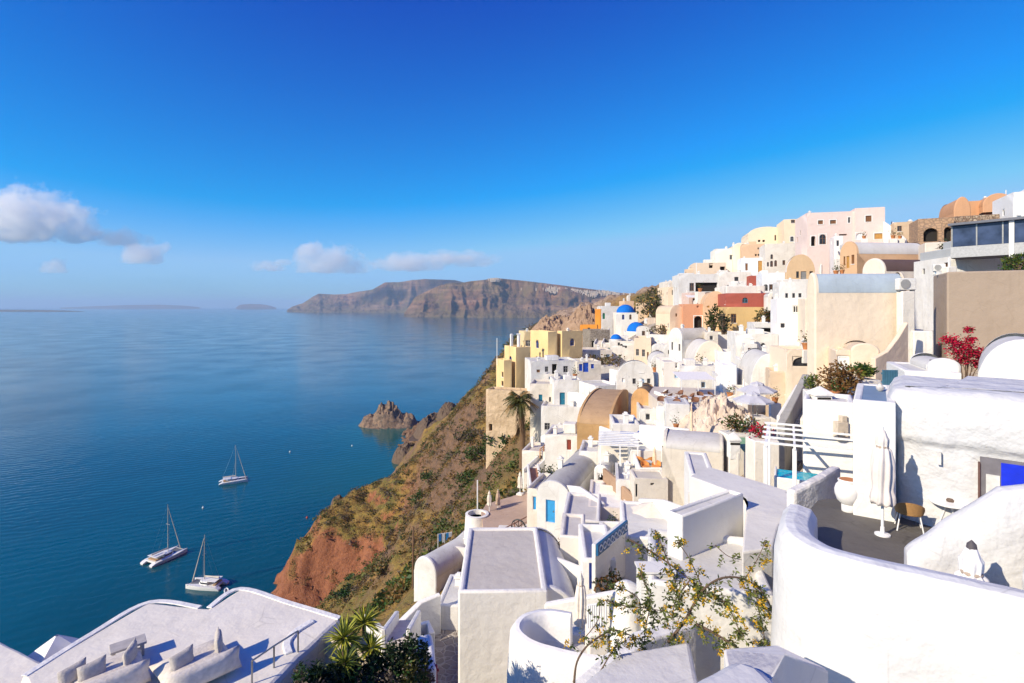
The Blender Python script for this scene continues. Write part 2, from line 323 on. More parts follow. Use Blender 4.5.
# ------------------------------------------------------------------ far coast
def far_coast(name, prof, coast, n, rows, seed, mat, depth, gul):
    b=MB(); pxs=[prof[0][0]+(prof[-1][0]-prof[0][0])*i/n for i in range(n+1)]
    pr=np.array(prof); co=np.array(coast)
    for px in pxs:
        top=np.interp(px,pr[:,0],pr[:,1]); Yc=np.interp(px,co[:,0],co[:,1]); s=px*Yc/F
        for k in range(rows+1):
            t=k/rows
            if t<.72:
                u=t/.72; Y=Yc+depth*u
                zt=CZ+(HY-top)/F*(Yc+depth)
                f=u**.8*.62+.38*u**3 if u<1 else 1
                g=fbm(s/380+seed,u*.8,2,5); rg=abs(fbm(s/170+seed,u*.5,8,3)); 
                Y+=gul*(g*.9+rg*1.3)*(math.sin(math.pi*min(1,u*.9+.08)))**.7
                z=zt*f+gul*.22*fbm(s/90,u*5,4,4)*math.sin(math.pi*u)
                X=(px-CX)/F*Y
                if k==0: z=-5
            else:
                u=(t-.72)/.28; Y=Yc+depth*(1+2.5*u); zt=CZ+(HY-top)/F*(Yc+depth); z=zt*(1-.5*u)+ (8*fbm(s/120,u*3,1,3) if u>0 else 0); X=(px-CX)/F*(Yc+depth)*(1+.0*u)+0
                X=(px-CX)/F*Y
            b.v.append((X,Y,z))
    r1=rows+1
    b.f=[(i*r1+k,(i+1)*r1+k,(i+1)*r1+k+1,i*r1+k+1) for i in range(n) for k in range(rows)]; b.m=[0]*len(b.f)
    return tag(b.build(name,mat,smooth=True,merge=False,angle=180),kind='structure')
def cliff_mat():
    t=NT('far_cliff_rock'); p=t.position(); n1=t.noise(.0022,5,.6); n2=t.noise(.011,5,.6,t.position((1,1,.5))); st=t.noise(.012,4,.6,t.position((.15,.15,1.6)))
    c=t.mix(t.ramp(n1,[(.4,0),(.62,1)]),(.19,.085,.045),(.15,.105,.045)); c=t.mix(t.ramp(n2,[(.42,0),(.68,.85)]),c,(.06,.036,.03)); c=t.mix(t.ramp(st,[(.5,0),(.68,.7)]),c,(.32,.19,.12))
    sp=t.node('ShaderNodeSeparateXYZ'); t.link(p,sp.inputs[0]); ad=t.node('ShaderNodeMath',operation='MULTIPLY_ADD'); t.link(n2,ad.inputs[0]); ad.inputs[1].default_value=90; t.link(sp.outputs['Z'],ad.inputs[2])
    mr=t.node('ShaderNodeMapRange'); mr.inputs[1].default_value=170; mr.inputs[2].default_value=40; mr.inputs[4].default_value=.6; t.link(ad.outputs[0],mr.inputs[0]); c=t.mix(mr.outputs[0],c,(.10,.095,.04))
    nm=t.bump(n2,1.,70)
    return t.done(c,nm,.95)
CM=cliff_mat()
far_coast('far_hills',[(287,310),(292,306.5),(303,303),(313,296),(319,293),(333,294),(346,293.5),(358,291),(372,289),(385,281.5),(400,281),(412,279),(425,278),(440,278.5),(455,279),(470,283),(490,288)],
  [(287,9500),(490,8200)],150,34,3.3,CM,900,190)
far_coast('headland_hills',[(404,314),(408,308),(415,297),(425,292),(440,285),(452,282.5),(460,283),(470,281),(485,279.5),(494,277.5),(505,278.5),(520,280),(545,283),(575,287),(600,290),(630,294),(660,297),(700,300),(760,304)],
  [(404,5350),(440,5150),(530,5000),(640,4700),(760,4400)],340,46,8.1,CM,520,170)
far_coast('low_island_hills',[(236,307.5),(240,304.5),(250,303.6),(262,304),(270,305.5),(276,307.5)],[(236,21000),(276,21000)],40,10,1.1,CM,500,80)
far_coast('long_island_hills',[(-160,311),(-90,309),(0,309.6),(40,309.8),(70,310.6),(84,311.9)],[(-160,10500),(84,10500)],60,10,5.1,CM,400,40)
far_coast('dim_island_hills',[(60,307.5),(90,306.2),(130,304.8),(160,304.5),(185,305.5),(200,307.2)],[(60,24000),(200,24000)],50,10,7.1,CM,600,80)
def village():
    b=MB(); r=random.Random(4); pr=[(520,280),(545,283),(575,287),(600,290),(630,294),(660,297)]
    def top(px):
        for (a,ya),(c,yc) in zip(pr,pr[1:]):
            if a<=px<=c: return ya+(yc-ya)*(px-a)/(c-a)
        return 280
    for _ in range(520):
        px=r.choice([r.gauss(568,13),r.uniform(545,598),r.uniform(590,650),r.uniform(600,650),r.gauss(494,2.5)]); px=max(488,min(655,px)); 
        Yc=np.interp(px,[404,440,530,640,760],[5350,5150,5000,4700,4400]); u=r.uniform(.9,1.0) if px>595 else r.uniform(.84,.95) if px>520 else r.uniform(.97,1.); Y=Yc+520*u
        zt=CZ+(HY-(top(px) if px>=520 else 278.5))/F*(Yc+520); f=u**.8*.62+.38*u**3; z=zt*f
        X=(px-CX)/F*Y; w=r.uniform(6,13); h=r.uniform(3,6); Y-=r.uniform(5,50)
        b.box((X,Y,z-22),(X+w,Y+w,z+h))
    o=b.build('distant_village',plain('far_whitewash',(.58,.48,.38),.9),merge=False); tag(o,'mass of tiny white houses along the top of the far cliff','village',kind='stuff')
village()

# ------------------------------------------------------------------ clouds
def cloud(px,py,w,h,dep,label,dens,seed,th,Y=9000,grey=False,lumps=5):
    c=P(px,py,Y); s=Y/F; rx,rz,ry=w*s/2,h*s/2,dep
    m=bpy.data.materials.new('cloud_vapour'); m.use_nodes=True; n=m.node_tree.nodes; l=m.node_tree.links; n.clear()
    out=n.new('ShaderNodeOutputMaterial'); v=n.new('ShaderNodeVolumePrincipled'); v.inputs['Color'].default_value=(.55,.6,.7,1) if grey else (1,1,1,1); v.inputs['Anisotropy'].default_value=.0
    tc=n.new('ShaderNodeTexCoord'); nz=n.new('ShaderNodeTexNoise'); nz.inputs['Scale'].default_value=1.6*w/60/ (1); nz.inputs['Detail'].default_value=6; nz.inputs['Roughness'].default_value=.58
    mp=n.new('ShaderNodeMapping'); mp.inputs['Location'].default_value=(seed,seed*.7,seed*.3); mp.inputs['Scale'].default_value=(1,.8,h/w*1.15); l.new(tc.outputs['Object'],mp.inputs[0]); l.new(mp.outputs[0],nz.inputs['Vector'])
    r=random.Random(seed); mx=None
    for k in range(lumps):                       # union of soft balls: height of the cloud along its length
        if k==0: cc,rr=(-.05,0,-.1),.8
        else: cc,rr=(r.uniform(-.6,.6),r.uniform(-.2,.2),r.uniform(-.4,.3)),r.uniform(.34,.56)
        d=n.new('ShaderNodeVectorMath'); d.operation='DISTANCE'; d.inputs[1].default_value=cc; l.new(tc.outputs['Object'],d.inputs[0])
        q=n.new('ShaderNodeMath'); q.operation='MULTIPLY_ADD'; q.inputs[1].default_value=-1/rr; q.inputs[2].default_value=1; l.new(d.outputs['Value'],q.inputs[0])
        if mx is None: mx=q
        else:
            z=n.new('ShaderNodeMath'); z.operation='SMOOTH_MAX'; z.inputs[2].default_value=.2; l.new(mx.outputs[0],z.inputs[0]); l.new(q.outputs[0],z.inputs[1]); mx=z
    sp=n.new('ShaderNodeSeparateXYZ'); l.new(tc.outputs['Object'],sp.inputs[0])
    fl=n.new('ShaderNodeMapRange'); fl.inputs[1].default_value=-.8; fl.inputs[2].default_value=-.5; fl.inputs[3].default_value=-1.; fl.inputs[4].default_value=0; l.new(sp.outputs['Z'],fl.inputs[0])
    a1=n.new('ShaderNodeMath'); a1.operation='MULTIPLY_ADD'; a1.inputs[1].default_value=2.3; l.new(nz.outputs['Fac'],a1.inputs[0]); l.new(mx.outputs[0],a1.inputs[2])
    a2=n.new('ShaderNodeMath'); a2.operation='ADD'; l.new(a1.outputs[0],a2.inputs[0]); l.new(fl.outputs[0],a2.inputs[1])
    mr=n.new('ShaderNodeMapRange'); mr.inputs[1].default_value=th; mr.inputs[2].default_value=th+.2; mr.inputs[3].default_value=0; mr.inputs[4].default_value=dens; l.new(a2.outputs[0],mr.inputs[0]); l.new(mr.outputs[0],v.inputs['Density'])
    l.new(v.outputs[0],out.inputs['Volume']); m.cycles.volume_step_rate=.35
    bm=bmesh.new(); bmesh.ops.create_icosphere(bm,subdivisions=3,radius=1); me=bpy.data.meshes.new('cloud'); bm.to_mesh(me); bm.free(); me.materials.append(m)
    o=bpy.data.objects.new('cloud',me); col.objects.link(o); o.location=c; o.scale=(rx,ry,rz); tag(o,label,'cloud'); return o
cloud(22,216,170,92,700,'big bright white cloud at the edge of the sky, highest of the clouds',.0034,2,1.34,lumps=8)
cloud(141,252,70,42,350,'small white cloud below the grey wisp beside the big cloud',.0034,5,1.40)
cloud(124,237,90,34,300,'dim grey wisp of cloud between the big cloud and a small white one',.0026,9,1.40,grey=True)
cloud(58,265,46,30,200,'faint pale puff of cloud low under the big cloud',.004,11,1.45)
cloud(265,265,56,24,250,'tiny flat white cloud low over the open sea',.0034,15,1.42)
cloud(330,259,100,52,400,'heaped white cloud with a domed top left of the far cliffs',.0034,21,1.36,lumps=7)
cloud(415,262,122,34,350,'long flat white cloud just above the far cliffs',.0034,27,1.38,lumps=7)
cloud(478,258,76,34,250,'faint thin wisp of cloud above the highest cliff',.003,31,1.45)
# ------------------------------------------------------------------ houses
YEL=(.80,.59,.30); TAN=(.60,.45,.31); CREAM=(.76,.62,.48); PEACH=(.72,.50,.33); PINK=(.76,.62,.575); RED=(.40,.10,.075); OCHRE=(.58,.36,.17); WH=WHITE; GREY=(.52,.51,.50); ORANGE=(.75,.30,.05); SALMON=(.66,.33,.20); SAND=(.66,.52,.38); BLUISH=(.74,.77,.82); ROOFGREY=(.62,.61,.60)
PAINT={'blue':(.01,.07,.45),'brown':(.20,.09,.035),'dark':(.03,.03,.03),'teal':(.01,.17,.27),'white':(.8,.8,.78),'green':(.02,.16,.09),'grey':(.25,.25,.25),'paleblue':(.33,.47,.66),'sky':(.04,.30,.62),'greygreen':(.10,.20,.18),'red':(.25,.05,.03),'ochre':(.45,.24,.06)}
def paint(k): return plain('paint_'+k,PAINT[k],.45,var=.1,scale=3)
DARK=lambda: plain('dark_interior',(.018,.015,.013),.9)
class House: pass
HOUSES={}
def ray(px,py): return Vector(((px-CX)/F,1,(HY-py)/F))
def panel(mb, org, u, nrm, Wd, z0, z1, holes, m=0):
    def pt(a,z,d=0): return org+u*a+Vector((0,0,z))-nrm*d
    hs=[]
    for h in holes:
        a0,b0,a1,b1=max(.02,h[0]),max(z0+.02,h[1]),min(Wd-.02,h[2]),min(z1-.02,h[3])
        if a1-a0>.05 and b1-b0>.05: hs.append((a0,b0,a1,b1,h[4],h[5]))
    us=sorted({0,Wd,*[x for h in hs for x in (h[0],h[2])]}); zs=sorted({z0,z1,*[x for h in hs for x in (h[1],h[3])]})
    for i in range(len(us)-1):
        for j in range(len(zs)-1):
            cu,cz=(us[i]+us[i+1])/2,(zs[j]+zs[j+1])/2
            if any(h[0]<cu<h[2] and h[1]<cz<h[3] for h in hs): continue
            mb.quad([pt(us[i],zs[j]),pt(us[i+1],zs[j]),pt(us[i+1],zs[j+1]),pt(us[i],zs[j+1])],m)
    for (a0,b0,a1,b1,rev,arch) in hs:
        ca=[(a0,b0),(a1,b0),(a1,b1),(a0,b1)]
        for k in range(4):
            p,q=ca[k],ca[(k+1)%4]; mb.quad([pt(*p),pt(*p,rev),pt(*q,rev),pt(*q)],m)
        if arch:
            cu=(a0+a1)/2; rw=(a1-a0)/2; rh=min(rw*1.0,(b1-b0)*.6); n=6
            for sgn in (-1,1):
                arc=[(cu+sgn*rw*math.cos(math.pi/2*k/n), b1-rh+rh*math.sin(math.pi/2*k/n)) for k in range(n+1)]
                cn=(cu+sgn*rw,b1)
                for k in range(n):
                    mb.quad([pt(*cn,.001),pt(*arc[k],.001),pt(*arc[k+1],.001)],m); mb.quad([pt(*arc[k]),pt(*arc[k+1]),pt(*arc[k+1],rev*.8),pt(*arc[k],rev*.8)],m)
    return hs
def halfround(mb, ax, a0, a1, c, half, z, rise, n=14, m=0, under=.0):
    # solid half-ellipse swept along x or y
    prof=[(c+half*math.cos(math.pi*k/n), z+rise*math.sin(math.pi*k/n)) for k in range(n+1)]
    if under: prof=[(c+half,z-under)]+prof+[(c-half,z-under)]
    A=[((a0,p,q) if ax=='x' else (p,a0,q)) for p,q in prof]; B=[((a1,p,q) if ax=='x' else (p,a1,q)) for p,q in prof]
    mb.quad(A,m); mb.quad(B[::-1],m)
    for k in range(len(prof)): j=(k+1)%len(prof); mb.quad([A[k],B[k],B[j],A[j]],m)
def openings(h, parent, face, org, u, nrm, items):
    """windows and doors of one wall: the frame and leaf are parts, pane, sill and handle their sub-parts"""
    def pt(a,z,d): return org+u*a+Vector((0,0,z))-nrm*d
    def bx(mb,a0,z0,a1,z1,d0,d1,m=0):
        p=[pt(a0,z0,d0),pt(a1,z0,d0),pt(a1,z0,d1),pt(a0,z0,d1),pt(a0,z1,d0),pt(a1,z1,d0),pt(a1,z1,d1),pt(a0,z1,d1)]
        n=len(mb.v); mb.v+=[tuple(x) for x in p]
        for q in ((0,1,2,3),(4,7,6,5),(0,4,5,1),(1,5,6,2),(2,6,7,3),(3,7,4,0)): mb.f.append(tuple(n+i for i in q)); mb.m.append(m)
    for (kind,a0,z0,a1,z1,colr,arch,rev,trim,surr,lab) in items:
        w,hh=a1-a0,z1-z0
        if kind in 'ws':
            f=MB(); t=min(.09,w*.12); d0,d1=rev*.55,rev*.9
            bx(f,a0,z0,a0+t,z1,d0,d1); bx(f,a1-t,z0,a1,z1,d0,d1); bx(f,a0+t,z1-t,a1-t,z1,d0,d1); bx(f,a0+t,z0,a1-t,z0+t,d0,d1)
            if w>.55: bx(f,(a0+a1)/2-t*.4,z0+t,(a0+a1)/2+t*.4,z1-t,d0+.01,d1)
            if hh>1.0 and kind=='w': bx(f,a0+t,z0+hh*.6-t*.35,a1-t,z0+hh*.6+t*.35,d0+.012,d1)
            wo=f.build('window',paint(colr),parent,merge=False,label=lab)
            if w>.5 and not arch: sb=MB(); bx(sb,a0-.06,z0-.09,a1+.06,z0+.003,-.07,rev*.5); sb.build('sill',plaster(WH,.3,.3),wo,merge=False)
            pn=MB(); bx(pn,a0+t*.5,z0+t*.5,a1-t*.5,z1-t*.5,rev*.78,rev*.97)
            pn.build('pane' if kind=='w' else 'shutter',glass_dark() if kind=='w' else paint(colr),wo,merge=False)
        elif kind=='d':
            f=MB(); t=min(.1,w*.12); d0,d1=rev*.5,rev*.95
            bx(f,a0,z0,a0+t,z1,d0,d1); bx(f,a1-t,z0,a1,z1,d0,d1); bx(f,a0+t,z1-t,a1-t,z1,d0,d1)
            bx(f,a0+t,z0,a1-t,z1-t,rev*.75,rev*.98)
            for k in (0,1): bx(f,a0+t*2,z0+hh*(.1+.45*k),a1-t*2,z0+hh*(.45+.45*k),rev*.72,rev*.8)
            wo=f.build('door',paint(colr),parent,merge=False,label=lab)
            hb=MB(); bx(hb,a1-t*2.2,z0+hh*.45,a1-t*1.4,z0+hh*.52,rev*.6,rev*.74); hb.build('handle',plain('metal',(.4,.38,.33),.35,1),wo,merge=False)
        else:
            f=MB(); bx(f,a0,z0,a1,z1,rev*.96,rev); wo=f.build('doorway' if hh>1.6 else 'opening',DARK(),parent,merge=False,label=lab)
        if surr:
            s=MB(); q=.16; bx(s,a0-q,z0-(q if kind!='d' else 0),a0,z1+q,-.035,.02); bx(s,a1,z0-(q if kind!='d' else 0),a1+q,z1+q,-.035,.02); bx(s,a0,z1,a1,z1+q,-.035,.02)
            if kind!='d': bx(s,a0,z0-q,a1,z0,-.035,.02)
            s.build('surround',plaster(WH,.1,.3),wo,merge=False)
def house(label, x0,x1,yt,yb,Y, yaw=0, side=None, D=8, c=WH, roof='flat', feats=(), rise=None, rc=None, below=8, bevel=.11, par=.38, dirt=.2, name='house', cat='house', group='houses of the hillside town', dome=None, mat=None, wt=.28, chim=(), over=0, turn=True, plain_=False):
    if side is None and x0>640 and -9<yaw<1 and roof in('flat','vaulty') and turn: yaw-=min(20,(x0-640)*.085)
    th=R(yaw); cs,sn=math.cos(th),math.sin(th); h=House()
    k0,k1=(x0-CX)/F,(x1-CX)/F
    if yaw>=0: Xa,Ya=k0*Y,Y; w=(k1*Ya-Xa)/(cs-k1*sn); ox,oy=Xa,Ya; sx,sy,ks=Xa,Ya,side
    else: Xa,Ya=k1*Y,Y; w=(Xa-k0*Ya)/(cs-k0*sn); ox,oy=Xa-w*cs,Ya-w*sn; sx,sy,ks=Xa,Ya,side
    if side is not None:
        k=(side-CX)/F; den=(sn+k*cs); D=(sx-k*sy)/den if abs(den)>1e-3 else D
        D=max(1.5,min(26,D))
    zb=CZ+(HY-yb)/F*Y; zt=CZ+(HY-yt)/F*Y; H=zt-zb
    o=empty(name,(ox,oy,zb),th,label,cat,group)
    h.o,h.w,h.D,h.H,h.zb,h.zt,h.th=o,w,D,H,zb,zt,th
    fd={'F':(Vector((0,0,0)),Vector((1,0,0)),Vector((0,-1,0)),w),'L':(Vector((0,0,0)),Vector((0,1,0)),Vector((-1,0,0)),D),'R':(Vector((w,0,0)),Vector((0,1,0)),Vector((1,0,0)),D)}
    M3=lambda v: Vector((v.x*cs-v.y*sn, v.x*sn+v.y*cs, v.z))
    items={'F':[],'L':[],'R':[]}
    for ft in feats:
        fc,kind,a,b,c_,d_=ft[:6]; colr=ft[6] if len(ft)>6 else 'brown'; op=ft[7] if len(ft)>7 else ''
        org,u,nr,Wd=fd[fc]; wo_=Vector((ox,oy,zb))+M3(org); wn_=M3(nr); wu=M3(u)
        def hit(px,py):
            d=ray(px,py); t=(wo_-Vector((0,0,CZ))).dot(wn_)/d.dot(wn_); p=Vector((0,0,CZ))+d*t; return (p-wo_).dot(wu), p.z-zb
        A=hit(a,(b+d_)/2); B=hit(c_,(b+d_)/2); C1=hit((a+c_)/2,b); C0=hit((a+c_)/2,d_)
        a0,a1=sorted((A[0],B[0])); z0,z1=sorted((C0[1],C1[1]))
        a0=max(a0,.12); a1=min(a1,Wd-.12); z1=min(z1,H-.12)
        if a1-a0<.15 or z1-z0<.15: continue
        rev=.8 if kind=='o' else .2
        items[fc].append((kind,a0,z0,a1,z1,colr,'a' in op,rev,0,'s' in op,None))
    hr=random.Random(label); many=not plain_ and Y>33 and mat is None
    if many:
        for fc,Wd in (('L',D),('F',w)):
            if items[fc] or Wd<2.4 or (fc=='F' and len(feats)>2): continue
            u0=.5
            hw=H-(rise or (w*.42 if roof=='vaulty' else 0)) if roof!='flat' else H
            while u0<Wd-1.1:
                if hr.random()<.62 and hw>1.9:
                    ww,hh_=hr.choice([(.55,.8),(.7,1.0),(.5,.6),(.8,1.1)]); zz=hr.uniform(.35,max(.4,hw-hh_-.6)); items[fc].append(('w',u0,zz,u0+ww,min(zz+hh_,hw-.25),hr.choice(['grey','brown','grey','paleblue','white','dark']),hr.random()<.3,.22,0,False,None))
                u0+=hr.uniform(1.4,3.0)
        if roof=='flat' and w>2.4 and D>2.4:
            if not chim: chim=tuple((hr.uniform(.08,.8),hr.uniform(.15,.8),hr.uniform(.35,.6),hr.uniform(.25,.9)) for _ in range(hr.choice([0,1,1,2])))
        elif not chim and hr.random()<.5: chim=((hr.uniform(.15,.8),hr.uniform(.3,.8),.45,hr.uniform(.2,.6)),)
        if c==WH: c=hr.choice([(.76,.745,.72),(.72,.665,.59),(.70,.695,.69),(.74,.70,.64),(.77,.75,.72)]); dirt=max(dirt,.55)
    wm=mat or plaster(c,dirt); mb=MB()
    r = rise if rise is not None else (w*.42 if roof=='vaulty' else D*.36)
    eave=H-r if roof in('vaulty','vaultx','leanto') else H
    def holes(fc): return [(i[1],i[2],i[3],i[4],i[7],i[6]) for i in items[fc]]
    for fc in 'FLR':
        org,u,nr,Wd=fd[fc]; panel(mb,org,u,nr,Wd,-below,eave,holes(fc))
    panel(mb,Vector((0,D,0)),Vector((1,0,0)),Vector((0,1,0)),w,-below,eave,[])
    n=16
    if roof=='vaulty':
        for yy in (0,D):
            mb.quad([(w/2+w/2*math.cos(math.pi*k/n),yy,eave+r*math.sin(math.pi*k/n)) for k in range(n+1)])
        for yy,s in ((0,1),(D,-1)):              # thickness of the arched parapet
            for k in range(n):
                p=[(w/2+w/2*math.cos(math.pi*q/n),eave+r*math.sin(math.pi*q/n)) for q in (k,k+1)]
                mb.quad([(p[0][0],yy,p[0][1]),(p[1][0],yy,p[1][1]),(p[1][0],yy+s*.3,p[1][1]),(p[0][0],yy+s*.3,p[0][1])])
    elif roof=='vaultx':
        for xx in (0,w):
            mb.quad([(xx,D/2+D/2*math.cos(math.pi*k/n),eave+r*math.sin(math.pi*k/n)) for k in range(n+1)])
        for xx,s in ((0,1),(w,-1)):
            for k in range(n):
                p=[(D/2+D/2*math.cos(math.pi*q/n),eave+r*math.sin(math.pi*q/n)) for q in (k,k+1)]
                mb.quad([(xx,p[0][0],p[0][1]),(xx,p[1][0],p[1][1]),(xx+s*.3,p[1][0],p[1][1]),(xx+s*.3,p[0][0],p[0][1])])
    else:
        t=min(wt,w*.2,D*.2); a=[(0,0),(w,0),(w,D),(0,D)]; b=[(t,t),(w-t,t),(w-t,D-t),(t,D-t)]
        for k in range(4):
            j=(k+1)%4; mb.quad([(*a[k],H),(*a[j],H),(*b[j],H),(*b[k],H)]); mb.quad([(*b[k],H),(*b[j],H),(*b[j],H-par),(*b[k],H-par)])
    for ch in chim:                              # (u,v,width,height) share of the roof
        pass
    wall=mb.build('wall',wm,o,bevel=bevel,merge=True)
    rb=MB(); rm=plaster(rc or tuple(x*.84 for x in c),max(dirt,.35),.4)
    if roof=='vaulty': halfround(rb,'y',.3,D-.3,w/2,w/2+.02,eave,r-.12,under=.12)
    elif roof=='vaultx': halfround(rb,'x',.3,w-.3,D/2,D/2+.02,eave,r-.12,under=.12)
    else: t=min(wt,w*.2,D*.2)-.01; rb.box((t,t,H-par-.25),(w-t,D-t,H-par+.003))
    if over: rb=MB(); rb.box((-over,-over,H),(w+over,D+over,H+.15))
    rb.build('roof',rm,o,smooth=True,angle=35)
    if dome:                                     # radius, colour, drum height, u, v, squash
        rr,dc,dr,du,dv=dome[:5]; sq=dome[5] if len(dome)>5 else .92
        db=MB(); cx_,cy_=w*du,D*dv
        if dr>0:
            q=MB(); q.lathe([(rr*1.04,-.3),(rr*1.04,dr-.12),(rr*1.1,dr-.1),(rr*1.1,dr),(rr*.9,dr+.02)],24,(cx_,cy_,H-par)); dq=q.build('drum',plaster(WH,.15),o,smooth=True,angle=40)
        db.lathe([(rr*math.cos(math.pi/2*k/10)+1e-4,dr+rr*sq*math.sin(math.pi/2*k/10)) for k in range(11)],28,(cx_,cy_,H-par)); db.build('dome',plaster(dc,.1,.25),o,smooth=True,angle=60)
    for fc in 'FLR':
        org,u,nr,Wd=fd[fc]; openings(h,o,fc,org,u,nr,items[fc])
    if many and roof=='flat' and w>4 and D>4 and hr.random()<.45:
        q=MB(); a_,b_=w*hr.uniform(.1,.5),D*hr.uniform(.4,.6); q.box((a_,b_,H-par),(a_+w*hr.uniform(.25,.4),b_+D*.3,H+hr.uniform(.3,1.1))); q.build('roof_hut',wm,o,bevel=.1)
    for (cu,cv,cw,chh) in chim:
        q=MB(); z=H-par if roof=='flat' else eave+r*.6; x_,y_=w*cu,D*cv
        q.box((x_,y_,z),(x_+cw,y_+cw,H+chh)); q.box((x_-.08,y_-.08,H+chh),(x_+cw+.08,y_+cw+.08,H+chh+.1)); q.box((x_+.08,y_+.08,H+chh+.1),(x_+cw-.08,y_+cw-.08,H+chh+.3)); q.build('chimney',plaster(WH,.15),o,bevel=.03)
    return h
def block(label, name, cat, poly, z, below, mat, bevel=.05, rough=0, group=None, ztop=None):
    """terrace, wall or step: outline at height z taken from the ground plan, with its full depth below"""
    w=[Pz(*q,z) if not isinstance(q,Vector) else q for q in poly]; b=MB(); b.prism([(p.x,p.y) for p in w],z-below,z)
    cx_=sum(p.x for p in w)/len(w); cy_=sum(p.y for p in w)/len(w)
    b.v=[(x-cx_,y-cy_,zz-z+below) for x,y,zz in b.v]
    o=b.build(name,mat,bevel=bevel,loc=(cx_,cy_,z-below),rough=rough); return tag(o,label,cat,group)
# ------------------------------------------------------------------ the town, from the far end to the near one
# -- the yellow block above the cliff
house('tall cream yellow tower house at the seaward end of the town',516,530.5,347,385,108,26,side=504.5,c=YEL,below=14,feats=[('L','w',509.3,356,511.7,363,'blue','a'),('L','w',509.3,371,511.7,378,'blue','a'),('L','w',511,387,513,392,'brown')],chim=[(.1,.55,.5,2.2)])
house('low cream yellow wing stepping down on the sea side of the tower house',504,512,360,395,107,26,side=496.2,c=YEL,below=14,feats=[('L','w',501.5,372,503.2,377,'brown'),('L','w',501.5,381,503.5,386,'brown')])
house('yellow house with a blue arched window, joined to the tower house',548,557.5,331.5,366,112,26,side=530.5,c=YEL,below=8,feats=[('L','w',535.8,340,538.6,348,'blue','a')])
house('deep yellow house at the landward end of the yellow block',562,582.5,331,361,113,26,side=557,c=YEL,below=8,feats=[('F','w',570.3,338.5,574.3,345.5,'blue','a')])
house('small pale yellow house behind the tower with a white framed window',524,534,331.5,347,120,10,D=6,c=(.75,.60,.36),below=8,feats=[('F','w',526,340.5,530.5,346.5,'white')])
house('rough rendered base house under the yellow tower, with peeling plaster',486,541,392,447,100,-18,side=546,c=(.66,.50,.34),dirt=1.0,below=10,mat=plaster((.66,.50,.34),1.0,2.0),feats=[('F','d',513.5,441.5,519,452,'greygreen'),('F','o',489,424,492,431)])
# -- white group under it
house('long white house with a dark recess right under the yellow walls',531,578,361,386,100,8,D=7,feats=[('F','w',545,366.5,548.3,372,'grey'),('F','s',536.6,369.5,540,372.5,'brown'),('F','o',552,364,557,378),('F','w',563.3,366,568,372.5,'grey')])
house('white house with a small turquoise window beside the palm',530,554,384,410,92,-8,D=6,feats=[('F','s',538.7,394.5,542.3,401,'teal'),('F','w',549,397,551,402,'grey')])
house('white house whose wall carries the shadow of the palm',541,583,407,440,86,-10,D=7,feats=[('F','w',544.5,423,550,430,'grey'),('F','w',558.5,425,562,433,'grey'),('F','w',564.5,421,568,426,'brown')])
house('white porch house with two teal doors under a beam',554,582,380,407,90,4,D=5,feats=[('F','d',559.7,392.5,565,406,'teal'),('F','d',569,394,574,406,'teal'),('F','o',578,392,581,405)])
house('large white flat-topped house below the patio with blue doors',596,622,386,416,84,18,side=579,feats=[('L','w',588,391,590,396,'white'),('L','o',585,398,587,403),('F','w',600,397,602,402,'white')],chim=[(.8,.1,.35,.2)])
house('small white house with bright blue double doors on a patio',577,601,361.5,382,100,6,D=6,feats=[('F','d',583,362.5,588.5,372,'blue'),('F','s',579,364,582.5,371,'blue'),('F','s',591,364,594,368.5,'blue')])
house('white round-topped house with a pale blue door between two windows',617,654,361,391,80,-6,side=664,roof='vaulty',rise=2.6,feats=[('F','d',639.5,375.5,644.5,389,'paleblue','a'),('F','w',632.5,375,636,384,'grey'),('F','w',647,375,650.5,383.5,'grey'),('F','w',639,367,643.5,372.5,'grey'),('F','s',622,375,624.5,382,'white')])
house('ochre barrel vaulted house with a brown end wall',577,611,406,450,62,-18,side=629,c=OCHRE,rc=(.50,.33,.19),roof='vaultx',rise=2.1,dirt=.6,feats=[('R','o',617.5,417.5,621.5,424)])
house('ruined ochre apse with a round top and a dark vault behind',631,652,389,424,66,-20,side=656,c=(.66,.38,.17),rc=(.30,.20,.11),roof='vaulty',rise=1.6,dirt=.9)
# -- churches
house('white church body with a green arched window beside the blue dome',600,621,306,332,166,-4,D=8,feats=[('F','s',602.7,313,605,319,'green','a')],par=.25,below=8,turn=False)
house('white church apse carrying the bright blue dome',616,638,312.6,334,154,-4,D=7,dome=(2.62,(.004,.15,.60),.0,.5,.42,.9),feats=[('F','w',622,314.5,624.3,319.5,'blue','a'),('F','w',629.3,314.5,631.5,319.5,'brown','a')],par=.05,below=8,turn=False,plain_=True)
house('white church with a second large blue dome, right of and below the first',624,648,332,346,140,-12,D=7,dome=(2.45,(.004,.15,.60),.15,.52,.42,1.0),below=8,par=.1,turn=False,plain_=True)
house('white chapel with a small blue dome against its wall',610,634,341,366,125,-8,D=7,dome=(1.25,(.004,.15,.60),.5,.27,.3),feats=[('F','w',617.8,342.5,620,345.5,'dark'),('F','w',625,345.8,627,348,'dark')],par=.2,below=8)
house('beige flat house with two tall windows and a rough brown side',634,651,338,366,115,-16,side=667,c=CREAM,feats=[('F','w',636,349,639,355.5,'grey'),('F','w',642,349.5,645,356.5,'grey'),('F','s',647,352,648.7,360,'brown')],below=8)
house('dark stone ruin with a black opening below the churches',590,610,330,354,135,8,D=7,mat=rubble('rubble_wall',(.30,.25,.20),(.22,.18,.14),(.36,.31,.26),1.4),feats=[('F','o',592,341,601,349)])
house('white dusty house at the foot of the chapels',583,612,350,362,118,0,D=8,c=(.72,.66,.6),dirt=.7)
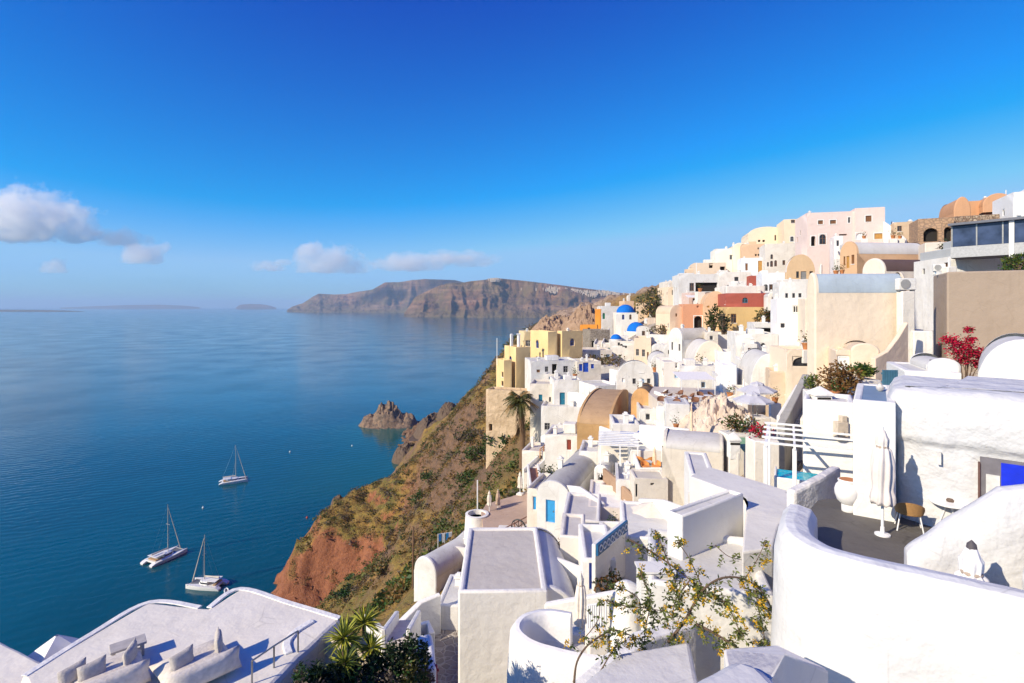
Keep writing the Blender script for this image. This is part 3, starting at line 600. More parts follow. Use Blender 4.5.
house('orange retaining house front below the far rocks',580,597,325,336,150,-14,D=4,c=ORANGE)
house('narrow orange wall house standing over the orange front',595,601,309,322,158,-10,D=4,c=ORANGE)
house('white chapel beyond the dome with a pointed bell gable',624,634,301,310,175,0,D=8,c=PEACH)
house('white bell tower rising behind the blue dome',627.2,630.4,295,304,178,0,D=1.2,c=WH,name='bell_tower',cat='tower',group=None,roof='vaulty',rise=.7)
house('peach cottage on the slope right of the blue dome',636,648,303,316,165,-10,side=652,c=SAND)
house('yellow ochre cottage with a sloping top on the skyline',650,668,294,310,160,-6,D=8,c=(.70,.42,.12),roof='vaulty',rise=2.2)
house('little white house beneath the yellow ochre cottage',649,663,310,322,150,-12,side=668,feats=[('F','w',653,313,655,315,'dark')])
house('pale house front between the church and the cream arch house',655,672,318,330,140,6,D=6,c=(.6,.48,.38),dirt=.6)
# -- middle rows
house('white vaulted house with a long blank bluish wall and slit windows in its end',682,709,328,366,98,22,side=669,roof='vaultx',rise=2.0,rc=(.66,.62,.56),feats=[('L','s',675,331,677,335,'grey'),('L','w',671.3,342,673,350,'grey'),('L','w',678.5,344,680.3,351,'grey'),('F','s',690.2,354.5,692.5,358,'dark')])
house('cream house with a wide rounded front and one tiny window',694,726.5,341,368,86,-4,D=9,c=(.80,.69,.57),roof='vaulty',rise=4.0,rc=(.66,.63,.6),feats=[('F','s',710.3,346.5,713.2,350.5,'grey')])
house('cream house with a flat side left of the salmon arch',670,684,305,330,116,10,D=7,c=(.78,.62,.46),roof='vaulty',rise=1.8,feats=[('F','s',675.5,311.5,677.3,316.5,'brown')])
house('salmon orange house with a cream arched doorway',683,705,304,332,114,-6,D=7,c=SALMON,feats=[('F','o',694,316,702,330,'brown','as'),('F','o',697,305.8,699,307.5)])
house('peach house with a sloping round shoulder and two blind arches',704,727,291,334,112,-4,D=8,c=PEACH,roof='vaulty',rise=3.0,feats=[('F','s',707,300,709.5,307.5,'ochre','a'),('F','s',717,300,719.5,307.5,'ochre','a')])
house('dark red house with two round turquoise windows over an ochre storey',726,774,293,307,102,-4,D=9,c=RED,below=.0,feats=[('F','w',742.3,297.5,747.8,303,'teal','a'),('F','w',763.7,297.8,769,303,'teal','a')],dirt=.3)
house('ochre lower house under the dark red one with a square window',726,772,307,336,101.7,-4,D=9,c=(.62,.43,.20),feats=[('F','w',731,314,736.5,323,'brown'),('F','d',722,322,727,334,'brown')])
house('white flat house with a low wall on top of the red one',726.5,765,285.5,293.5,106,-4,D=9,c=WH)
house('white house with a wide glazed terrace opening on the skyline row',679,720,274,293,130,-4,D=10,feats=[('F','o',695.5,282.5,717.5,291.5),('F','w',689.5,283,694,291,'brown')],below=8)
house('white house with one dark window beside the glazed terrace',719,751,271.5,289,128,-6,D=10,feats=[('F','w',734.5,277,738.5,281,'dark'),('F','s',727,285,729,288,'grey')],below=8)
house('dark fronted restaurant house with a white awning edge below the glazed terrace',688,705,292.5,305,122,0,D=6,c=(.68,.52,.46),feats=[('F','o',693,298.5,703,304)])
house('small white house at the low end of the skyline row',664,684,281.5,296,146,-4,D=8,feats=[('F','w',679,284,681.5,289.5,'brown')],below=8)
house('little cream house before the end of the skyline row',668,682,287,300,140,4,D=8,c=CREAM,feats=[('F','w',672,290,674,295,'brown')],below=8)
house('small white cubic house with a stair shadow on the skyline',704,716,259.5,270,152,-8,side=720,below=8)
house('white house with one small window high on the skyline',715,734,248.5,264,148,-6,D=9,c=(.82,.79,.72),feats=[('F','w',729.8,255,732.3,259.5,'grey')],below=8)
house('cream house stepping up beside the white skyline house',733,747,242.5,260,146,-4,D=9,c=(.80,.72,.58),roof='vaulty',rise=1.6,feats=[('F','s',744,246.5,745.5,248.5,'brown')],below=8)
house('sand coloured terrace house under the white skyline house',694,726,262.5,277,142,-6,D=8,c=(.74,.60,.46),feats=[('F','o',720,266.5,725,271.5),('F','o',709,262.9,713,268)],below=8)
house('small brown-roofed sand house low on the skyline row',693,704,268,277,145,4,D=6,c=(.62,.47,.34),below=8)
house('peach house with three little windows in a row',742,765,243.5,263,140,-8,D=8,c=PEACH,feats=[('F','o',755,254,756.8,256),('F','o',757.8,253.8,759.6,255.8),('F','o',760.5,253.3,762.3,255.5),('F','w',757.5,247.5,759,249.3,'brown')],below=8)
house('big cream house with a rounded shoulder below the highest skyline',748,786,226,246,146,-4,D=10,c=(.82,.70,.54),roof='vaulty',rise=2.2,feats=[('F','o',758,239.8,760.5,242),('F','o',762.5,239.8,765,242),('F','w',774.5,235,776.2,240.5,'brown')],below=8)
house('cream house with a tall door next to the pink mansion',784,808,218.5,246,136,-4,D=10,c=(.82,.68,.5),feats=[('F','w',791,219.8,795,223,'brown'),('F','w',790.3,236.5,793.8,241.5,'grey','as'),('F','d',803,232,806.2,241,'brown')],below=8)
house('white house with a trio of arched windows',765,809,242.5,270,124,-6,D=9,feats=[('F','w',767,262,769,266.5,'brown','a'),('F','w',770.2,260.8,773,266.8,'brown','a'),('F','w',774.3,260.2,777,266.4,'brown','a'),('F','w',770.5,254.3,773,259,'brown','a'),('F','w',782.5,260.2,785.2,265,'brown'),('F','w',800,246,803,251,'grey','a')],below=8)
house('white house with a tall brown door left of the arched windows',741,766,257.5,275,130,-6,D=6,c=BLUISH,feats=[('F','d',758,260.7,762.2,272.5,'ochre'),('F','d',745.5,263.5,747.8,270.5,'brown')],below=8)
house('small dark red hut beside a blue tank',750,764,275.5,286,122,-4,D=4,c=RED,dirt=.5,below=8)
house('bluish white house with two arched windows above the red house',762,786,272.5,296,112,-6,D=8,c=BLUISH,feats=[('F','w',763.5,284.3,768,291,'grey','a'),('F','w',769.2,284.3,773.5,291,'brown')],below=8)
house('white tower house with three small windows near its top',779,806,281.5,302,77.5,-6,D=6,feats=[('F','w',785.3,293.2,788,297.8,'dark'),('F','w',792.3,293.2,795,297.8,'dark'),('F','w',798.5,293.2,801.5,297.4,'dark')])
house('tall blank white house wall beneath the three small windows',777,807,298.5,354,75,-6,D=6,c=(.80,.79,.80),feats=[('F','w',807.5,300,812,312,'brown','a')])
house('cream arched gate house squeezed beside the tall white wall',805,822,298,348,70,-4,D=6,c=(.78,.67,.54),feats=[('F','o',809.5,299.8,815.5,312.5,'brown','a')])
house('tan round-fronted house with two dark windows around a grey door',787,815,254,284,92,-14,side=842,c=(.68,.48,.29),rc=(.74,.72,.72),roof='vaulty',rise=2.9,feats=[('F','w',796.3,269,799,278,'dark'),('F','d',800.8,267.5,806.5,282,'grey'),('F','w',809.5,267.5,813,278,'dark'),('F','s',803.8,257.5,805.3,262,'dark')],below=8)
house('white terrace house in front of the tan round-fronted one',782,812,279,286,88,-10,D=3,feats=[],below=8)
house('pink mansion wing with two brown windows and pink arches',807,856,211,252,106,0,D=9,c=PINK,feats=[('F','s',818,220.3,823,224.2,'brown','s'),('F','s',830,220,836,223.8,'brown','s'),('F','w',848,217.3,850.3,222.8,'grey','s'),('F','o',811,236,815.7,246,'brown','as'),('F','w',819.3,234.3,826,244.3,'brown','as'),('F','o',839,234,847,235.5,'grey')],below=8)
house('tall pink mansion block with a brown square window on the skyline',855,885,206.8,250,104,0,D=9,c=PINK,feats=[('F','s',865.5,215.6,871.6,221.8,'brown','s'),('F','s',874.3,233.3,882.5,239,'ochre','s'),('F','s',855.8,233,864.6,239.5,'white','as')],below=8)
house('little white annexe before the pink mansion',834,843,235.5,248,98,-4,D=4,c=(.82,.76,.74),feats=[('F','w',836.8,240.5,839,246,'dark')],below=8)
house('orange chapel-like house with a long plain side wall and a whitish vault',857,926,240,277,80,6,side=840,c=(.66,.43,.26),rc=(.64,.62,.6),roof='vaultx',rise=1.9,feats=[('L','d',846.3,256,849.3,268,'ochre'),('L','s',843.3,256.5,845.3,265,'brown'),('L','s',851.3,254.8,854.3,264,'brown'),('L','o',846,244,848.5,249)],below=8)
house('small cream house with a dark brown barrel roof',884,951,257,279,64,6,side=862,c=(.78,.70,.60),rc=(.13,.085,.08),roof='vaultx',rise=1.55,below=8)
house('cream house with a blue-grey barrel roof',815,907,271.5,352,44,-5,side=931,c=(.80,.68,.54),rc=(.42,.50,.58),roof='vaultx',rise=1.6,below=8,plain_=True,feats=[('R','d',926,291,930.5,326,'brown')],dirt=.25)
house('big plain tan house wall at the right of the cream one',947,1060,269,372,38,-30,D=6,c=(.37,.295,.235),below=8,dirt=.25,plain_=True)
house('cream round roofed store with a white door',836,852,350,384,41,-4,D=4,c=CREAM,feats=[('F','d',837.5,356,849.5,373.5,'white')],below=8)
house('cream low domed store beside a descending wall',851,880,343.5,380,40,-6,D=4,c=CREAM,roof='vaulty',rise=.6,below=8)
house('cream house with a wide half-round window',787,829,350,400,54,-10,D=6,c=(.80,.68,.54),feats=[('F','w',793,357,814,366.3,'dark','a')],below=8)
house('white house with a great round front and a dark doorway',751,790,354,402,60,-14,D=9,roof='vaulty',rise=3.6,feats=[('F','o',770.8,368.3,776,381.5),('F','o',769.5,384,774.5,399),('F','s',782.5,370,792,382.5,'white')],below=8)
house('white flat house with one arched window behind the great round front',736,778,334,362,76,-6,D=9,feats=[('F','w',761,343,765.2,350,'grey','a')],below=8)
house('white low house with a dark glazed terrace on its flat top',754,776,323,336,84,-4,D=6,feats=[('F','o',755.5,328,772,333.5)],below=8)
house('white wall house between the cream front and the arched window house',718,742,352,374,82,-6,D=6,c=(.78,.76,.76),below=8)
house('white house with a pale turquoise shutter above the cafe terrace',664,682,362,392,76,-4,D=7,c=(.8,.75,.7),feats=[('F','s',674.5,371.5,680.5,378,'paleblue'),('F','o',675.5,363,677.5,368)],below=8)
house('small white house with a rounded window left of the cafe terrace',651,672,353.5,376,84,-8,D=6,roof='vaulty',rise=1.6,feats=[('F','w',662.5,360,666.5,367,'grey','a')],below=8)
house('white house with a low parapet behind the cafe awning',680,724,366,392,74,-4,D=6,feats=[('F','o',686,356,688,362)],below=8)
house('white wing house beside the cafe awning',722,737,365,398,66,-6,D=6,c=(.80,.80,.82),feats=[('F','o',736,375,738,380)],below=8)
house('low white house under the great parasol',737,752,390,412,58,-6,D=4,below=8)
house('beige low house between the parasol and the grey stair',770,794,372,402,55,-8,D=4,c=SAND,feats=[],below=8)
# -- the ridge
house('orange stone house with an arched end on the top ridge',955,1013,198.5,222,95,-3,plain_=True,D=8,c=(.60,.33,.18),feats=[('F','w',957.5,211.5,964.5,218,'white'),('F','o',986,206.5,1005,213),('F','w',979,209,983.5,215,'white')],below=8)
house('round-topped orange stone bay at the left end of the top ridge',954,971,196,220,93,-3,D=8,c=(.62,.35,.2),roof='vaulty',rise=2.6,below=8)
house('round-topped orange stone bay at the right end of the top ridge',983,1014,192,205,93.5,-3,D=8,c=(.62,.35,.2),roof='vaulty',rise=2.0,below=1,feats=[('F','s',998,195.5,1001.5,198,'grey')])
house('grey white house at the very edge of the ridge',1013,1060,189,224,78,-5,D=8,c=(.72,.74,.76),below=8)
house('glass-fronted house with a grey parapet on the right hillside',952,1014,246,258,52,-12,D=6,c=(.42,.44,.46),below=.0,par=.2)
house('white lower house under the glass front',951,1060,254.5,275,51,-12,D=7,below=8,feats=[])
STN=rubble('ridge_stone',(.42,.27,.17),(.52,.33,.2),(.28,.19,.13),1.7)
house('rough stone arcade house with two dark arches on the ridge',918,954,217,246,86,-5,D=6,mat=STN,feats=[('F','o',923.5,228,938.5,241.5,'brown','a'),('F','o',944,227,952,241,'brown','a')],below=8)
house('rough stone house wall with pale speckled panel on the ridge',954,1014,213,240,84,-5,D=5,mat=rubble('speckled_stone',(.5,.4,.3),(.25,.15,.1),(.12,.08,.06),2.6),below=8)
house('tan garden house wall beyond the stone arcade',894,921,221,235,98,-4,D=4,c=TAN,below=8)
house('white low house wall in front of the stone arcade',925,952,241.5,258,74,-6,D=4,below=8)

for (l,x0,x1,yt,yb,Y,yaw,rf,ft) in [
 ('small stepped white house between the long grey vault and the ochre barrel vault',579,601,452,480,57,-12,'flat',[('F','d',586,466,590,477,'brown')]),
 ('small white barrel hut beside the slatted canopy posts',594,608,466,490,50,-22,'vaulty',[('F','o',598,474,603,488,'brown','a')]),
 ('little white hut with a brown door left of the orange chair patio',616,631,480,503,45.5,-10,'flat',[('F','d',621,487,626,502,'brown')]),
 ('little white house tucked below the ochre apse',640,657,409,428,62,-8,'flat',[('F','w',646,414,650,420,'grey')]),
 ('tiny white vault on the slope between the ochre apse and the cafe',657,669,400,414,64,-18,'vaulty',[('F','o',661,405,665,413)]),
 ('tiny white cube house with a turquoise door left of the porch with teal doors',545,557,374,385,98,-6,'flat',[('F','d',549,377,552,384.5,'teal')]),
 ('small white house beside the round front, with a blue shutter',741,756,360,380,69,-14,'flat',[('F','s',746,365,750,371,'sky')]),
 ('small cream house under the white vaulted slit-window house',664,677,345,360,103,-6,'flat',[('F','w',668,350,671,354,'brown')]),
 ('small sand house right of the small blue dome',638,650,326,340,128,-8,'vaulty',[('F','w',642,331,645,335.5,'brown')]),
 ('small white vault beside the beige flat house',652,664,344,358,112,-12,'vaulty',[('F','d',656,350,659,357,'brown')]),
 ('small white house with a green door on the steps below the blue dome',604,617,344,358,126,-6,'flat',[('F','d',608,348,611.5,357,'green')]),
 ('small white vault stepping down beside the large white flat-topped house',618,630,398,414,82,-14,'vaulty',[('F','w',622,403,625,408,'grey')]),
 ('narrow white house with two stacked windows below the red house',706,718,332,352,97,-6,'flat',[('F','w',710,336,713,340,'grey'),('F','w',710,344,713,349,'brown')]),
 ('small white house with a wooden shutter between the wide cream front and the grey stair',744,757,344,360,74,-8,'flat',[('F','s',748,348,752,354,'brown')]),
 ('little peach house at the end of the pink mansion terrace',843,853,243,254,94,-6,'flat',[('F','d',846,246,849,253.5,'brown')]),
 ('small white vault between the bluish house and the white tower',768,779,292,306,96,-6,'vaulty',[('F','w',772,297,775,301,'brown')]),
 ('small low white house with a dark doorway under the cream wall',716,731,376,392,68,-8,'flat',[('F','o',720,381,725,391)]),
 ('small white vault house with a blue door below the palm shadow house',552,566,432,448,78,-16,'vaulty',[('F','d',556,438,560,447,'sky')])]:
    house(l,x0,x1,yt,yb,Y,yaw,D=5,roof=rf,feats=ft)
# ------------------------------------------------------------------ lower town
def sweep(label,name,cat,line,prof,mat,rough=(2,.06),bevel=0,parent=None,close_back=3.0,group=None):
    """organic wall: a plan line (x,y) and a profile of (outward offset, z); outward is to the right of the line's direction"""
    pts=[Vector((x,y,0)) for x,y in line]; n=len(pts); b=MB(); k=len(prof)
    full=list(prof)+[(-close_back,prof[-1][1]),(-close_back,prof[0][1])]; k=len(full)
    for i,p in enumerate(pts):
        d=(pts[min(i+1,n-1)]-pts[max(i-1,0)]).normalized(); o=Vector((d.y,-d.x,0))
        for off,z in full: q=p+o*off; b.v.append((q.x,q.y,z))
    for i in range(n-1):
        for j in range(k):
            m=(j+1)%k; b.f.append((i*k+j,(i+1)*k+j,(i+1)*k+m,i*k+m)); b.m.append(0)
    b.f.append(tuple(range(k))); b.m.append(0); b.f.append(tuple((n-1)*k+j for j in range(k))[::-1]); b.m.append(0)
    o=b.build(name,mat,parent,smooth=True,angle=50,rough=rough,bevel=bevel)
    if parent is None: tag(o,label,cat,group)
    return o
def spline(pts,n=8):
    out=[]; q=[Vector(p) for p in pts]
    for i in range(len(q)-1):
        a=q[max(i-1,0)]; b=q[i]; c=q[i+1]; d=q[min(i+2,len(q)-1)]
        for k in range(n):
            t=k/n; out.append(tuple(.5*((2*b)+(c-a)*t+(2*a-5*b+4*c-d)*t*t+(3*b-a-3*c+d)*t**3)))
    out.append(tuple(q[-1])); return out
LOW='houses of the lower town'
house('grey-roofed white house with a broad blank front wall',458,548,591.5,672,28,1,D=8.2,c=(.76,.745,.725),rc=(.56,.52,.47),group=LOW,par=.14,wt=.32,below=6,feats=[])
house('half-vaulted white wing leaning on the grey-roofed house',508,584,588,650,28.6,2,D=8,c=(.70,.69,.69),rc=(.6,.6,.61),roof='vaulty',rise=2.6,group=LOW,below=6,feats=[('F','o',553,583,559,592,'brown','a')])
house('white barrel vault house above the hillside path beside the wooden pole',414,436,561,609,50,-34,D=7.5,roof='vaulty',rise=1.5,group=LOW,below=5,dirt=.1)
house('long grey barrel vaulted house with a light blue door',537,569,483,526,48,-22,D=12.3,rc=(.46,.45,.44),roof='vaulty',rise=1.25,group=LOW,feats=[('F','d',545.7,500,555,522.5,'sky')])
house('narrow white side wing with a light blue shutter by the long grey vault',527,537,489,520,50,-20,D=5,group=LOW,feats=[('F','s',533,497,536.5,510,'sky')])
house('off-white roof house with a satellite dish on its flat top',562,600,521,566,40,-10,D=6,c=(.72,.70,.68),rc=(.60,.57,.54),group=LOW,par=.25)
house('low white house with a cream side beyond the satellite dish',588,628,509,548,43,-10,D=7,c=(.78,.70,.62),rc=(.8,.79,.77),group=LOW,par=.2)
house('cream rendered house corner below the dish roof',560,585,537,580,35,-8,D=4,c=(.72,.68,.63),group=LOW,par=.2)
house('white house with a clean blank front below the cream parasol',622,692,541,606,31,-10,D=6,group=LOW,par=.15,dirt=.15)
house('white house with two slit windows under the small patio',634,668,479,520,43,-4,D=2.5,group=LOW,par=.1,feats=[('F','o',650.5,483,654.2,485.3),('F','o',658.3,483.5,660.2,493.5),('F','o',635,484,637.5,497)])
house('white house with a long grey barrel roof at the street corner',662,724,440,505,42,-20,D=4.6,rc=(.60,.585,.57),roof='vaultx',rise=.9,group=LOW,dirt=.1)
house('square white dome house behind the small patio',631,663,450,478,50,-3,D=5,group=LOW,dome=(1.35,(.8,.76,.68),.1,.5,.5,.75),par=.1)
house('white terrace house front with a sun bed on top',613,640,424,446,57,-6,D=5,group=LOW,par=.5)
house('white house below the terrace with the sun bed',598,634,445,482,52,-16,D=5,group=LOW,par=.2)
house('white plain house left of the long barrel roof',640,664,428,446,58,-4,D=5,group=LOW,feats=[('F','o',655,432,663,435)])
house('white cube house with a pointed corner before the pale rock',666,690,404.5,432,54,-12,D=4,group=LOW,par=.05)
house('white house in steps under the ochre barrel vault',545,580,436,470,68,-14,D=6,group=LOW,feats=[('F','d',567,440,571,450,'red'),('F','o',560,424,562,427)])
house('low white house by the red door',522,548,452,480,74,-16,D=5,c=(.78,.72,.64),group=LOW,dirt=.5,feats=[('F','o',538,456,542,464)])
house('white blocky house wall beneath the long barrel roof',600,640,490,520,46,-24,D=4,group=LOW,par=.15)
house('white garden house by the cobbled street',690,716,476,530,30,-14,D=5,group=LOW,par=.1,feats=[('F','o',697,487,700,491)])
house('tall white house corner standing in shade right of the clean blank front',682,744,516,575,17.5,36,D=.6,group=LOW,par=.1,dirt=.05)
house('white house behind the lemon branches with a bright sunny face',648,776,596,700,15,-14,D=4,group=LOW,par=.2,dirt=.45,c=(.72,.71,.69))
house('white block house with a cap-shaped chimney behind the pergola',803,855,403,486,27,-30,D=3,group=LOW,par=.2,dirt=.15,feats=[])
house('white house with a grey-blue flat roof behind the umbrella terrace',853,896,403,516,14.0,-34,D=3.8,group=LOW,rc=(.20,.29,.42),par=.04,dirt=.15)  # the roof's grey-blue is cast shade put into its colour
house('white house stub left of the pool pergola',735,760,432,452,44,-6,D=3,c=(.72,.66,.6),group=LOW)
house('small white house with a blue gate in the shade of the cream corner house',583,616,560,606,30,-4,D=5,group=LOW,par=.4,feats=[('F','d',589,563,597,590,'blue'),('F','o',603,566,612,592)])
house('white sheltered house under the blue scroll board',605,632,546,590,34,-4,D=4,group=LOW)
house('low white house with a blue hatch on its roof by the round wall',448,470,549,575,53,-20,D=4,c=(.72,.70,.68),group=LOW)
house('small white house at the foot of the sloping wing',436,459,606,640,34,-6,D=4,c=(.7,.69,.68),group=LOW,par=.1)
house('white vaulted house just behind the right arch, its end a big half round',978,1075,341,402,17.2,-41,D=6,roof='vaulty',rise=1.5,group=LOW,below=2,dirt=.05)
house('white niche house with two small arched holes',929,962,359,385,21,-4,D=3,roof='vaulty',rise=.35,group=LOW,below=2,feats=[('F','o',935.5,361.5,942,368,'brown','a'),('F','o',947,361.5,956,368.5,'brown','a')])
house('white low house ledge under the niche with two arches',905,962,373,392,20.5,-6,D=4,group=LOW,below=2,par=.05)
house('white house glimpsed between the cream and tan walls',913,934,331,352,42,-4,D=4,group=LOW,below=3)
# -- terrace with the sofas
TW=plaster((.80,.75,.66),.3,.35)
block('wide whitewashed roof terrace carrying two sofas','roof_terrace','terrace',[(60,760),(20,676),(148,601.5),(209,607.5),(242,587),(342,618),(333,626),(312,646),(300,656),(268,690),(240,760)],96.0,9,TW,bevel=.12,rough=(2,.03))
block('lower white roof at the bottom edge beside the sofa terrace','flat_roof','roof',[(-80,600),(0,640),(44,662),(30,700),(-80,760)],95.2,8,TW,bevel=.1,rough=(2,.03))
def kerb(label,pix,z,wd,h,mat=None,name='kerb_wall',below=.0,cat='low wall',n=6):
    pts=spline([tuple(Pz(x,y,z)) for x,y in pix],n); b=MB()
    L=[];Rr=[]
    for i,p in enumerate(pts):
        p=Vector(p); d=(Vector(pts[min(i+1,len(pts)-1)])-Vector(pts[max(i-1,0)])); d.z=0; d.normalize(); s=Vector((-d.y,d.x,0))*wd/2; L.append(p+s);Rr.append(p-s)
    k=len(pts)
    for i in range(k):
        b.v+=[(L[i].x,L[i].y,z-below),(L[i].x,L[i].y,z+h),(Rr[i].x,Rr[i].y,z+h),(Rr[i].x,Rr[i].y,z-below)]
    for i in range(k-1):
        for j in range(4): q=(j+1)%4; b.f.append((i*4+j,(i+1)*4+j,(i+1)*4+q,i*4+q)); b.m.append(0)
    b.f+= [(0,1,2,3),((k-1)*4+3,(k-1)*4+2,(k-1)*4+1,(k-1)*4)]; b.m+=[0,0]
    return tag(b.build(name,mat or W(.15),bevel=min(wd,h+below)*.35,seg=3),label,cat)
kerb('raised whitewashed rim along the far corner of the sofa terrace',[(209,608.5),(240,589.5),(290,604),(340,619)],95.98,.18,.045)
kerb('raised whitewashed rim on the seaward edge of the sofa terrace',[(24,677),(90,635.5),(149,603),(200,608)],95.98,.18,.04)
kerb('curved low step wall on the sofa terrace near the railing',[(289,655),(287,644),(297,632),(313,622)],95.98,.2,.07)
kerb('beige-topped planter wall above the hedge',[(303,650),(322,648),(345,650),(372,652)],95.5,.3,.35,plaster((.72,.62,.52),.4),below=2.5,n=4)
# -- walls in the shade beside the hedge
BW=W(.15)
def wallrun(label,pix,z,wd,hts,name='garden_wall',mat=None,cat='wall',below=1.5,Ys=None,bevel=.06,rough=0):
    """straight wall pieces through ground points at height z; hts: height of the top at each point"""
    pts=[Pz(x,y,z) for x,y in pix] if Ys is None else [P(x,y,Y) for (x,y),Y in zip(pix,Ys)]; b=MB(); k=len(pts)
    for i,p in enumerate(pts):
        d=(pts[min(i+1,k-1)]-pts[max(i-1,0)]); d.z=0; d.normalize(); s=Vector((-d.y,d.x,0))*wd/2; zz=p.z
        b.v+=[(p.x+s.x,p.y+s.y,zz-below),(p.x+s.x,p.y+s.y,zz+hts[i]),(p.x-s.x,p.y-s.y,zz+hts[i]),(p.x-s.x,p.y-s.y,zz-below)]
    for i in range(k-1):
        for j in range(4): q=(j+1)%4; b.f.append((i*4+j,(i+1)*4+j,(i+1)*4+q,i*4+q)); b.m.append(0)
    b.f+= [(0,1,2,3),((k-1)*4+3,(k-1)*4+2,(k-1)*4+1,(k-1)*4)]; b.m+=[0,0]
    return tag(b.build(name,mat or BW,bevel=bevel,rough=rough),label,cat)
wallrun('white wall stepping down in blue shade behind the yuccas',[(366,622),(388,638),(410,634)],87.2,.35,[.5,.2,.0],below=2.5)
wallrun('white sloping wall in blue shade above the cobbled lane',[(388,628),(420,608),(440,603)],86.4,.4,[-.3,.4,.6],below=2.5)
wallrun('short white wall with a bright sunlit end by the cobbled lane',[(392,636),(428,628),(432,640)],86.0,.35,[.3,.4,.4],below=2.5)
block('cobbled lane between the hedge and the grey-roofed house','lane','lane',[(420,690),(424,640),(440,612),(468,612),(462,640),(520,652),(520,690)],84.6,4,rubble('lane_cobbles',(.34,.29,.26),(.24,.21,.20),(.42,.38,.35),2.0,(1,1,1)),bevel=0)
kerb('white wall end at the right tip of the hedge',[(424,661),(426,672),(428,700)],93.4,.5,.9,below=4,n=3)
# -- round white tower and little terrace over the slope
b=MB(); c=P(477,540,56); b.lathe([(2.3,-6),(2.0,-2.2),(1.55,-.6),(1.3,.8),(1.2,2.6),(1.22,2.75),(.95,2.78),(.93,2.3)],26,(0,0,0)); b.quad([(.93*math.cos(a*math.pi/12),.93*math.sin(a*math.pi/12),2.3) for a in range(24)])
tag(b.build('round_wall',W(.12),smooth=True,angle=40,loc=(c.x,c.y,c.z)),'white rounded bastion wall on the edge of the slope','wall')
block('small brown paved terrace with posts beside the rounded bastion','terrace','terrace',[(486,549),(481,512),(486,504),(512,496),(534,490),(538,520),(515,535)],83.4,5,plaster((.5,.36,.27),.5),bevel=.03)
wallrun('white terrace wall below the brown post railing',[(489,549),(510,539),(534,526)],83.3,.3,[.5,.5,.5],below=4)
# -- walkway roof and the stone parapet
block('broad pale walkway roof turning a corner above the lemon branches','walkway_roof','roof',[(689,476),(709,466.5),(760,481.5),(806,496.5),(833,481.5),(842,490),(800,512),(779,524),(773,548),(742,552),(747,497.5)],97.6,5,plaster((.70,.68,.65),.25,.3),bevel=.06,rough=(2,.025))
wallrun('rough stone-textured parapet curving beside the pot terrace',[(790,512),(815,505),(836,490)],97.9,.35,[.75,.95,.95],mat=plaster((.74,.72,.72),.3,1.6),name='stone_parapet',rough=(2,.06),bevel=.1)
# -- umbrella terrace
FLOOR=plaster((.14,.13,.12),.6,.5)
block('dark grey floor terrace with the closed white umbrella','terrace','terrace',[(800,520),(818,500),(834,498),(870,506),(930,514),(985,524),(1040,540),(1040,585),(960,592),(880,576),(822,556),(799,532)],99.4,2,FLOOR,bevel=.02)
big=spline([(6.5,13.0),(5.87,12.0),(5.62,11.2),(5.78,10.45),(6.4,9.75),(7.2,9.25),(8.1,8.65),(9.2,7.7),(10.5,6.4)],6)
sweep('huge smooth white parapet wall filling the lower right corner','parapet_wall','wall',big,[(.22,92.0),(.14,96.5),(.04,99.7),(-.04,100.1),(-.18,100.28),(-.35,100.3),(-.62,100.24),(-.74,100.05),(-.76,99.4)][::1],plaster((.70,.705,.72),.35,.7),rough=(3,.05),close_back=.8)
mid=[(7.55,11.15),(8.2,10.85),(8.9,10.65),(9.6,10.5),(10.6,10.3),(12,10.0)]
def slopewall(label,line,tops,wd,base,mat,name='terrace_wall'):
    b=MB(); pts=[Vector((x,y,0)) for x,y in line]; k=len(pts); n=6
    prof=[(0,None)]
    for i,p in enumerate(pts):
        d=(pts[min(i+1,k-1)]-pts[max(i-1,0)]).normalized(); s=Vector((d.y,-d.x,0)); t=tops[i]
        ring=[(wd/2+.05,base),(wd/2,t-.12),(wd*.36,t-.03),(0,t),(-wd*.36,t-.03),(-wd/2,t-.12),(-wd/2,base)]
        for o_,z in ring: q=p+s*o_; b.v.append((q.x,q.y,z))
    for i in range(k-1):
        for j in range(7): q=(j+1)%7; b.f.append((i*7+j,(i+1)*7+j,(i+1)*7+q,i*7+q)); b.m.append(0)
    b.f.append(tuple(range(7))); b.f.append(tuple((k-1)*7+j for j in range(7))[::-1]); b.m+=[0,0]
    return tag(b.build(name,mat,smooth=True,angle=55,rough=(2,.03)),label,'wall')
slopewall('white terrace wall rising in a slope in front of the garden table',spline([(8.2,11.25),(8.6,11.05),(9.04,10.9),(9.58,10.6),(10.3,10.4),(12,10.0)],6),[float(v) for v in np.interp(np.linspace(0,1,31),[0,.2,.4,.6,.8,1],[99.95,100.42,100.85,101.45,101.58,101.65])],.42,98.2,plaster((.67,.675,.69),.3,.8))
slopewall('white rounded wall in the corner beside the folded umbrella top',spline([(8.95,9.25),(9.3,9.2),(9.8,9.1),(11,8.8)],5),[float(v) for v in np.interp(np.linspace(0,1,16),[0,.2,.4,1],[100.4,101.05,101.2,101.6])],.5,97.5,plaster((.67,.675,.69),.3,.8))
cave=spline([(12.0,16.9),(10.95,15.5),(10.4,14.6),(10.55,14.0),(11.0,13.45),(12.0,12.55),(13.5,11.2),(15,10)],6)
ch=empty('cave_house',(0,0,0),0,'white cave house with a bulging wall over the umbrella terrace','house',LOW)
sweep(None,'wall',None,cave,[(.05,98.6),(.02,100.4),(.0,101.25),(.04,101.45),(.15,101.6),(.17,102.1),(.13,102.55),(.02,102.76),(-.2,102.85)],plaster((.63,.635,.66),.3,1.1),rough=(2,.10),parent=ch,close_back=4.5)
